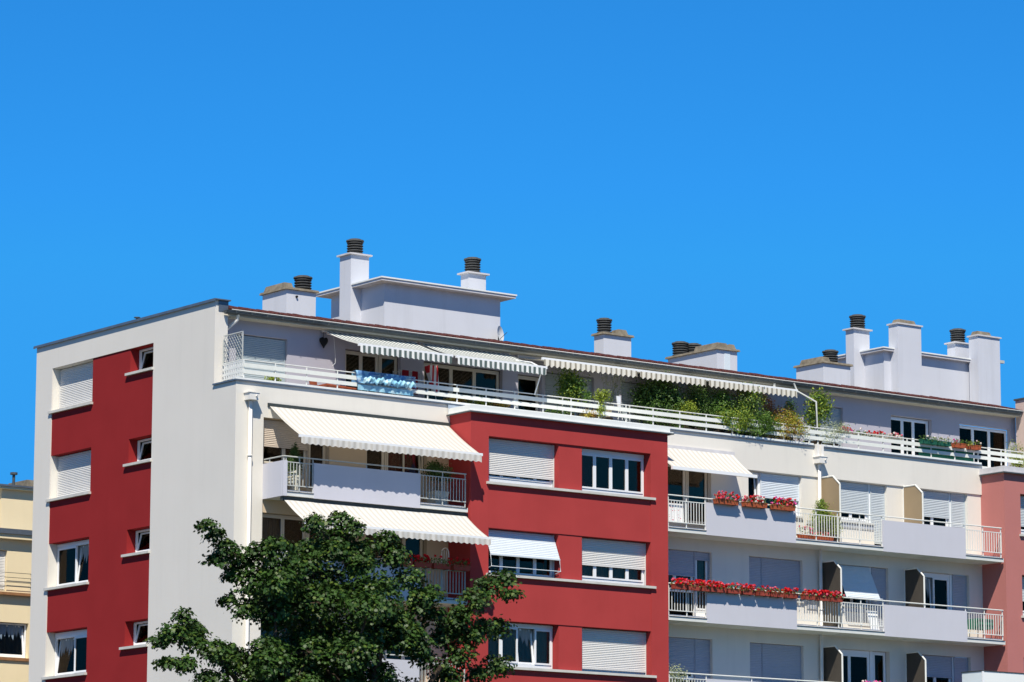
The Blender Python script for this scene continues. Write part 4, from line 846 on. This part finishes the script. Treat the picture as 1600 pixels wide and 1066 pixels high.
for (a, c, l, fl) in ((17.28, 18.22, 'terracotta trough of red and pink geraniums on the left end of the upper lilac panel', F1), (18.46, 19.42, 'middle trough on the upper lilac panel with red, pink and white geraniums', ['flower_red', 'flower_pink', 'flower_white', 'flower_red']), (19.68, 20.62, 'trough of pink-edged red geraniums on the right end of the upper lilac panel', ['flower_red', 'flower_pink', 'flower_magenta', 'flower_red'])):
    flower_box('flower_box', l, 'flower box', a, c, -1.23, 15.70, fl, 30, G2, fh=.2)
G3 = 'red geranium troughs along the middle right balcony'
lab3 = ['leftmost red geranium trough on the middle balcony, touching the red wall', 'second red geranium trough from the red wall on the middle balcony', 'full red trough above the bars left of the middle lilac panel',
 'red trough at the left corner of the middle lilac panel', 'second trough along the middle lilac panel, with more leaves than flowers', 'third trough along the middle lilac panel, thick with red flowers', 'fourth trough along the middle lilac panel, mostly terracotta showing',
 'fifth trough along the middle lilac panel, mostly terracotta showing', 'rightmost trough on the middle lilac panel, red flowers at its end', 'red trough hung on the bars right of the middle lilac panel', 'red trough on the bars beside the dark privacy screen', 'last red trough to the right on the middle balcony bars']
xs = [15.52, 16.08, 16.66, 17.15, 17.75, 18.36, 18.98, 19.56, 20.18, 20.95, 21.55, 22.12]
for i, x in enumerate(xs):
    flower_box('flower_box', lab3[i], 'flower box', x, x+.53, -1.23, 12.87, ['flower_red', 'flower_red', 'flower_red', 'flower_pink'], (46, 40, 40, 46, 14, 50, 12, 14, 34, 34, 52, 52)[i], G3, potm='terracotta_red', fh=.13)
G4 = 'red geranium troughs under the lower long awning'
for i, (x, l) in enumerate(((1.9, 'shaded red geranium trough at the left end of the lower balcony, behind the maple top'), (2.9, 'shaded geranium trough half hidden by the maple, under the middle of the lower awning'), (4.85, 'shaded red geranium trough under the lower awning, first to the right of the maple top'), (5.55, 'shaded red geranium trough under the lower awning, second to the right of the maple top'), (6.25, 'shaded trough of green leaves with few flowers under the lower awning'), (6.98, 'shaded trough with an orange-red flower next to the red wall, under the lower awning'))):
    flower_box('flower_box', l, 'flower box', x, x+.62, -1.22, 12.90, ['flower_red', 'flower_red', 'flower_red'], (26, 26, 34, 34, 5, 10)[i], G4, potm='terracotta_red', fh=.17)
G5 = 'flower troughs on the attic railing at the right'
for (a, c, l, fl, pm, lm, nn) in ((23.95, 24.5, 'small trough of dark red flowers on the attic rail right of the downpipe', ['flower_red', 'flower_magenta'], 'planter_white', 'leaf_pale', 26), (24.65, 25.2, 'trough of thin green grass on the attic rail between two red-flowered troughs', ['flower_white'], 'planter_white', 'leaf_mid', 3), (25.3, 25.9, 'trough with two clumps of red flowers on the attic rail', ['flower_red'], 'planter_white', 'leaf_pale', 18), (26.1, 26.75, 'trough of pink and white flowers on the attic rail left of the first glazed door', ['flower_pink', 'flower_white'], 'planter_white', 'leaf_pale', 22)):
    flower_box('flower_box', l, 'flower box', a, c, .20, 18.66, fl, nn, G5, potm=pm, lm=lm, hgt=.09, fh=.12)
for (a, c, l, lm, fl, nn) in ((27.4, 28.1, 'green trough with low green leaves, first of those hung on the green cloth', 'leaf_mid', ['flower_white'], 1), (28.15, 28.72, 'dark trough with grey-green bushy leaves on the attic rail above the green cloth', 'leaf_pale', ['flower_white'], 3), (28.90, 29.42, 'terracotta trough with a violet-white flower on the attic rail above the green cloth', 'leaf_mid', ['flower_magenta', 'flower_white'], 5), (29.58, 30.15, 'terracotta trough with bright yellow-green grass, right end of the green cloth', 'leaf_light', ['flower_white'], 1)):
    flower_box('flower_box', l, 'flower box', a, c, -.09, 18.64, fl, nn, G5, potm='green_cloth' if a < 28.2 else 'terracotta', lm=lm, hgt=.13, fh=.15)

# ---------------------------------------------------------------- loose things
s = MB(); n = 26
for i in range(n):
    a, c = 27.45+2.6*i/n, 27.45+2.6*(i+1)/n; ya, yc = .09+.01*math.sin(i), .09+.01*math.sin(i+1); s.quad((a, ya, 18.25), (c, yc, 18.25), (c, yc, 18.74), (a, ya, 18.74))
tag(s.build('privacy_cloth', 'green_cloth'), 'dark green cloth tied behind the attic railing under the terracotta troughs', 'privacy cloth')
# duvet hung over the railing
t = thing('quilt', (5.3, .0, 18.23), 'blue patterned quilt hung over the white attic railing to air', 'quilt')
s = MB(); nx, nz = 40, 10
def qy(i, j): return -.055-.02*math.sin(i*.55+j*.3)-.025*abs(math.sin(i*.21+.6*j))-.004*j
for i in range(nx):
    for j in range(nz):
        a, c = 4.20+2.2*i/nx, 4.20+2.2*(i+1)/nx; za, zb = 18.84-.36*j/nz, 18.84-.36*(j+1)/nz
        s.quad((a, qy(i, j+1), zb-.02*math.sin(i*.3)), (c, qy(i+1, j+1), zb-.02*math.sin((i+1)*.3)), (c, qy(i+1, j), za), (a, qy(i, j), za))
    a, c = 4.20+2.2*i/nx, 4.20+2.2*(i+1)/nx
    s.quad((a, qy(i, 0), 18.84), (c, qy(i+1, 0), 18.84), (c, .14, 18.82), (a, .14, 18.82)); s.quad((a, .14, 18.82), (c, .14, 18.82), (c, .16, 18.4), (a, .16, 18.4))
s.build('quilt_cover', 'towel_blue', t, True)
s = MB()
for i in range(nx):
    for j in range(6):
        def yy(i, j): return -.12-.05*math.sin(math.pi*j/6)-.02*math.sin(i*.9+j)
        def zz(i, j): return 18.66-.030*math.sin(i*.75)-.035*math.sin(i*1.9)-.17*j/6
        a, c = 4.42+1.9*i/nx, 4.42+1.9*(i+1)/nx; s.quad((a, yy(i, j+1), zz(i, j+1)), (c, yy(i+1, j+1), zz(i+1, j+1)), (c, yy(i+1, j), zz(i+1, j)), (a, yy(i, j), zz(i, j)))
s.build('folded_lining', 'towel_turq', t, True)
s = MB()
for i in range(nx):
    a, c = 4.3+2.05*i/nx, 4.3+2.05*(i+1)/nx; s.quad((a, -.03+.01*math.sin(i), 18.26), (c, -.03+.01*math.sin(i+1), 18.26), (c, -.05, 18.42), (a, -.05, 18.42))
s.build('lower_edge', 'towel_turq', t)
# wall lantern shaped ornament
t = thing('wall_ornament', (4.22, 1.72, 19.95), 'dark heart-shaped ornament hung on the shaded attic wall left of the striped awning', 'ornament')
s = MB(); pts = []
for k in range(28):
    a = 2*math.pi*k/28; xh = 16*math.sin(a)**3; zh = 13*math.cos(a)-5*math.cos(2*a)-2*math.cos(3*a)-math.cos(4*a); pts.append((4.08+xh*.0085, 1.46, 19.90+zh*.0115))
s.prism(pts[::-1], (0, .07, 0)); s.build('heart', 'black', t); s = MB(); s.tube([(4.08, 1.50, 20.02), (4.08, 1.50, 20.22)], .01, 5); s.build('hanger', 'dark_metal', t)
# awning crank pole
s = MB(); s.tube([(4.36, 1.38, 20.15), (4.38, 1.3, 19.45), (4.38, 1.3, 19.25), (4.28, 1.3, 19.15)], .007, 6); tag(s.build('crank_pole', 'white_rail'), 'thin white awning crank hanging at the left end of the green striped awning', 'crank')
# laundry
t = thing('parasol', (7.45, .7, ZT), 'white and red striped folded cloth hanging below the gap between the green striped awnings', 'parasol')
s = MB(); s.hexa([(7.66, .66, 18.5), (7.84, .66, 18.5), (7.84, .78, 18.5), (7.66, .78, 18.5), (7.36, .62, 19.40), (7.72, .62, 19.42), (7.72, .82, 19.42), (7.36, .82, 19.40)]); s.build('canopy', 'cloth_redwhite', t)
s = MB(); s.tube([(7.78, .72, ZT), (7.55, .72, 19.5)], .015, 6); s.build('pole', 'white_rail', t)
t = thing('drying_rack', (6.9, 1.1, ZT), 'drying rack with dark red cloths behind the right end of the blue quilt', 'drying rack')
s = MB()
for x in (6.5, 7.3): s.tube([(x, .9, ZT), (x, .95, 19.2)], .012, 6); s.tube([(x, 1.3, ZT), (x, 1.25, 19.2)], .012, 6)
s.tube([(6.5, .95, 19.2), (7.3, .95, 19.2)], .012, 6); s.tube([(6.5, 1.25, 19.2), (7.3, 1.25, 19.2)], .012, 6); s.build('frame', 'grey_rail', t)
for (a, c, m) in ((6.62, 6.86, 'cloth_red'), (7.0, 7.2, 'cloth_red')):
    s = MB(); s.hexa([(a, .93, 18.5), (c, .93, 18.5), (c, .96, 18.5), (a, .96, 18.5), (a, .93, 19.22), (c, .93, 19.22), (c, .96, 19.22), (a, .96, 19.22)]); s.build('cloth', m, t)
# terrace table and chair
t = thing('terrace_table', (4.2, .9, ZT), 'low reddish wooden table behind the railing left of the blue quilt', 'table')
s = MB(); s.hexa([(3.6, .6, 18.42), (4.7, .6, 18.38), (4.7, 1.2, 18.38), (3.6, 1.2, 18.42), (3.6, .6, 18.46), (4.7, .6, 18.42), (4.7, 1.2, 18.42), (3.6, 1.2, 18.46)]); s.build('table_top', 'wood_red', t)
for x, y in ((3.7, .7), (4.6, .7), (3.7, 1.1), (4.6, 1.1)): boxpart('leg', 'wood_red', t, x-.02, x+.02, y-.02, y+.02, ZT, 18.39)
t = thing('terrace_chair', (3.2, .9, ZT), 'small wooden chair behind the railing, its back leaning above the lower board', 'chair')
s = MB(); s.hexa([(3.0, .75, 18.36), (3.35, .75, 18.36), (3.35, 1.1, 18.36), (3.0, 1.1, 18.36), (3.0, .75, 18.39), (3.35, .75, 18.39), (3.35, 1.1, 18.39), (3.0, 1.1, 18.39)]); s.build('seat', 'wood_red', t)
s = MB(); s.hexa([(3.10, .74, 18.40), (3.36, .74, 18.40), (3.36, .77, 18.40), (3.10, .77, 18.40), (3.02, .70, 18.60), (3.30, .70, 18.60), (3.30, .73, 18.60), (3.02, .73, 18.60)]); s.build('backrest', 'wood_red', t)
for x, y in ((3.03, .78), (3.32, .78), (3.03, 1.07), (3.32, 1.07)): boxpart('leg', 'wood_red', t, x-.015, x+.015, y-.015, y+.015, ZT, 18.36)
# white deck chair backs by the railing
def deckchair(x, y, z, lab, h=.42, m='white_pvc'):
    t = thing('folding_chair', (x, y, ZT), lab, 'folding chair', None)
    s = MB(); s.hexa([(x+.04, y, z), (x+.16, y, z), (x+.16, y+.03, z), (x+.04, y+.03, z), (x-.06, y-.05, z+h), (x+.10, y-.05, z+h), (x+.10, y-.02, z+h), (x-.06, y-.02, z+h)]); s.build('backrest', m, t)
    s = MB(); s.tube([(x+.08, y, z), (x+.02, y, ZT)], .012, 5); s.tube([(x+.10, y, z+.05), (x+.28, y, ZT)], .012, 5); s.build('leg', m, t)
deckchair(15.0-.6, .13, 18.62, 'white folded chair leaning above the rail, right of the wispy bamboo')
deckchair(11.4-1.1, .13, 18.3, 'white folded chair showing between the lower boards under the second striped awning', .25)
# satellite dish
t = thing('satellite_dish', (12.45, 3.3, 20.66), 'pale satellite dish seen edge-on at the right end of the left roof penthouse', 'satellite dish')
s = MB(); rings = []
vs = []; fs = []; N = 20; ax = Vector((.45, -.87, .12)).normalized(); a = ax.cross(Vector((0, 0, 1))).normalized(); b2 = a.cross(ax)*-1; c0 = Vector((12.05, 3.28, 21.23))
for j in range(5):
    r = .26*j/4
    for k in range(N): vs.append(c0+r*(math.cos(2*math.pi*k/N)*a*.9+math.sin(2*math.pi*k/N)*b2)+ax*(.07*(j/4)**2))
for j in range(4):
    for k in range(N): fs.append((j*N+k, j*N+(k+1) % N, (j+1)*N+(k+1) % N, (j+1)*N+k))
s.add(vs, fs); s.build('reflector', 'dish', t, True)
s = MB(); s.tube([(12.1, 3.36, 20.66), (12.1, 3.36, 21.2), c0], .02, 6); s.tube([c0+Vector((0, 0, -.2)), c0+ax*.3], .01, 5); s.build('mast', 'dark_metal', t)
s = MB(); s.lathe([(.06, 0), (.06, .28), (.09, .29), (.09, .33), (.01, .34)], (11.7, 3.1, 20.66), 10); tag(s.build('roof_vent', 'dark_metal'), 'small dark vent pipe just left of the satellite dish', 'vent')
s = MB(); s.lathe([(.04, 0), (.04, .07), (.10, .075), (.10, .10), (.01, .105)], (.12, 5.9, 20.75), 10); tag(s.build('roof_vent', 'zinc_dark'), 'tiny roof vent peeping over the sloping top edge of the end wall', 'vent')
t = thing('roof_skylight', (24.0, 3.0, 20.66), 'white skylight dome on the roof between the wide stack and the right chimney cluster', 'skylight')
s = MB(); s.box(23.6, 24.4, 2.7, 3.4, 20.66, 20.80); s.build('kerb', 'cap_light', t); s = MB(); s.lathe([(.34, 0), (.30, .08), (.18, .13), (.01, .15)], (24.0, 3.05, 20.80), 16); s.build('dome', 'white_pvc', t, True)
for i, (x, y, z, l) in enumerate(((34.35, 3.0, 22.5, 'grey security camera on the side of the last chimney at the right'),)):
    s = MB(); s.box(x-.1, x+.12, y-.05, y+.05, z, z+.1); s.tube([(x-.1, y, z+.05), (34.2, y, z-.1)], .015, 5); tag(s.build('camera_box', 'grey_rail'), l, 'camera')
# plants and pots on the balconies
plant('potted_conifer', 'slim dark cypress in a pale pot behind balcony bars, under the upper long awning', 'conifer', (1.72, -.55, 14.9), [(1.72, -.55, 15.65, .14, .30), (1.72, -.55, 16.0, .09, .22), (1.74, -.55, 16.25, .05, .10)], 1000, .04, 'leaf_dark', pot=('planter_white', .22, .48))
plant('potted_palm', 'bushy dark plant in a pale square pot beside the red wall', 'potted plant', (6.95, -.5, 14.9), [(6.95, -.5, 15.95, .34, .14), (6.8, -.5, 16.1, .2, .12), (7.15, -.5, 15.8, .2, .12)], 420, .06, 'leaf_dark', pot=None)
s = MB(); s.hexa([(6.72, -.72, 14.9), (7.12, -.72, 14.9), (7.12, -.32, 14.9), (6.72, -.32, 14.9), (6.66, -.78, 15.32), (7.18, -.78, 15.32), (7.18, -.26, 15.32), (6.66, -.26, 15.32)])
t_ = [o for o in C.objects if o.name.startswith('potted_palm')][0]; s.build('pot', 'planter_white', t_)
t = thing('garden_chair', (1.35, -.6, 14.89), 'cream plastic chair with slatted back behind the bars of the upper left balcony', 'chair')
s = MB()
for i in range(4):
    z = 15.08+i*.1; s.hexa([(1.18, -.86+.02*i, z), (1.55, -.86, z+.05), (1.55, -.82, z+.05), (1.18, -.82+.02*i, z), (1.18, -.86, z+.06), (1.55, -.86, z+.11), (1.55, -.82, z+.11), (1.18, -.82, z+.06)])
s.build('backrest', 'planter_white', t); boxpart('seat', 'planter_white', t, 1.18, 1.6, -.82, -.4, 15.20, 15.24)
for x, y in ((1.2, -.84), (1.57, -.84), (1.2, -.42), (1.57, -.42)): boxpart('leg', 'planter_white', t, x-.02, x+.02, y-.02, y+.02, 14.89, 15.5 if y < -.6 else 15.2)
plant('potted_conifer', 'bright green cone-shaped conifer behind the bars, beside the upper tan privacy screen', 'conifer', (22.45, -.55, 14.9), [(22.45, -.55, 15.55, .24, .32), (22.45, -.55, 15.92, .16, .24), (22.46, -.55, 16.2, .07, .14)], 1500, .045, 'leaf_mid', pot=('terracotta', .22, .30), mats=['leaf_mid', 'leaf_light'])
plant('golden_conifer', 'small yellow-green conifer at the right foot of the cone-shaped conifer', 'conifer', (22.78, -.75, 14.9), [(22.78, -.75, 15.5, .16, .22), (22.78, -.75, 15.3, .12, .15)], 380, .045, 'leaf_light', pot=('pot_dark', .13, .22))
flower_box('flower_box', 'terracotta trough with a few pink geraniums on the floor behind the upper bars', 'flower box', 21.15, 21.85, -.86, 14.9, ['flower_pink', 'flower_magenta'], 12, None, fh=.22, under=False, fn=.8)
flower_box('flower_box', 'wide terracotta trough on the floor in front of the cone-shaped conifer', 'flower box', 21.9, 22.6, -.86, 14.9, ['flower_pink'], 2, None, fh=.1, under=False, fn=.4)
s = MB(); n = 14
for i in range(n):
    a, c = 15.55+.66*i/n, 15.55+.66*(i+1)/n; s.quad((a+.03, -.93-.01*math.sin(i), 15.02), (c+.03, -.93-.01*math.sin(i+1), 15.02), (c, -.95, 15.62), (a, -.95, 15.62))
tag(s.build('tablecloth', 'cloth_dots'), 'white cloth with red dots hung behind the bars next to the red wall', 'cloth')
t = thing('balcony_table', (29.55, -.55, 12.09), 'small dark table under a dark green cover at the right end of the middle balcony', 'table')
s = MB(); s.box(29.2, 29.95, -.8, -.3, 12.72, 12.76); s.hexa([(29.22, -.82, 12.42), (29.9, -.82, 12.42), (29.9, -.3, 12.42), (29.22, -.3, 12.42), (29.2, -.82, 12.72), (29.95, -.82, 12.72), (29.95, -.3, 12.72), (29.2, -.3, 12.72)]); s.build('cover', 'green_cloth', t); C.objects[-1]
for x, y in ((29.25, -.75), (29.88, -.75), (29.25, -.35), (29.88, -.35)): s = MB(); s.tube([(x, y, 12.09), (x+.02, y, 12.45)], .014, 5); s.build('leg', 'dark_metal', t)
t = thing('garden_arch', (6.9, -1.02, 12.9), 'small white arched trellis on the rail beside the red wall, under the lower awning', 'trellis')
s = MB(); s.tube([(6.74+.28*0, -1.0, 12.92)]+[(6.88-.13*math.cos(a), -1.0, 13.42+.15*math.sin(a)) for a in np.linspace(0, math.pi, 9)]+[(7.02, -1.0, 12.92)], .014, 6)
for x in (6.84, 6.93): s.tube([(x, -1.0, 12.92), (x, -1.0, 13.5)], .008, 5)
s.build('trellis_bars', 'white_rail', t)
plant('olive_plant', 'airy grey-green plant above the bars of the lowest balcony beside the red wall', 'plant', (15.95, -.85, 9.29), [(15.85, -.9, 10.25, .25, .22), (16.05, -.9, 10.05, .2, .2)], 170, .05, 'leaf_pale', pot=('pot_dark', .16, .3))
flower_box('flower_box', 'trough with pink and violet flowers on the lowest balcony rail at the bottom edge', 'flower box', 23.6, 24.3, -1.23, 10.05, ['flower_magenta', 'flower_white'], 24, None, fh=.12)
t = thing('laundry_board', (24.3, -.8, 12.09), 'white folded board leaning inside the bars under the tilted shutter of the middle balcony', 'board')
s = MB(); s.hexa([(24.25, -.9, 12.1), (24.62, -.9, 12.1), (24.62, -.86, 12.1), (24.25, -.86, 12.1), (24.15, -.8, 12.72), (24.6, -.8, 12.72), (24.6, -.76, 12.72), (24.15, -.76, 12.72)]); s.build('board', 'white_pvc', t)
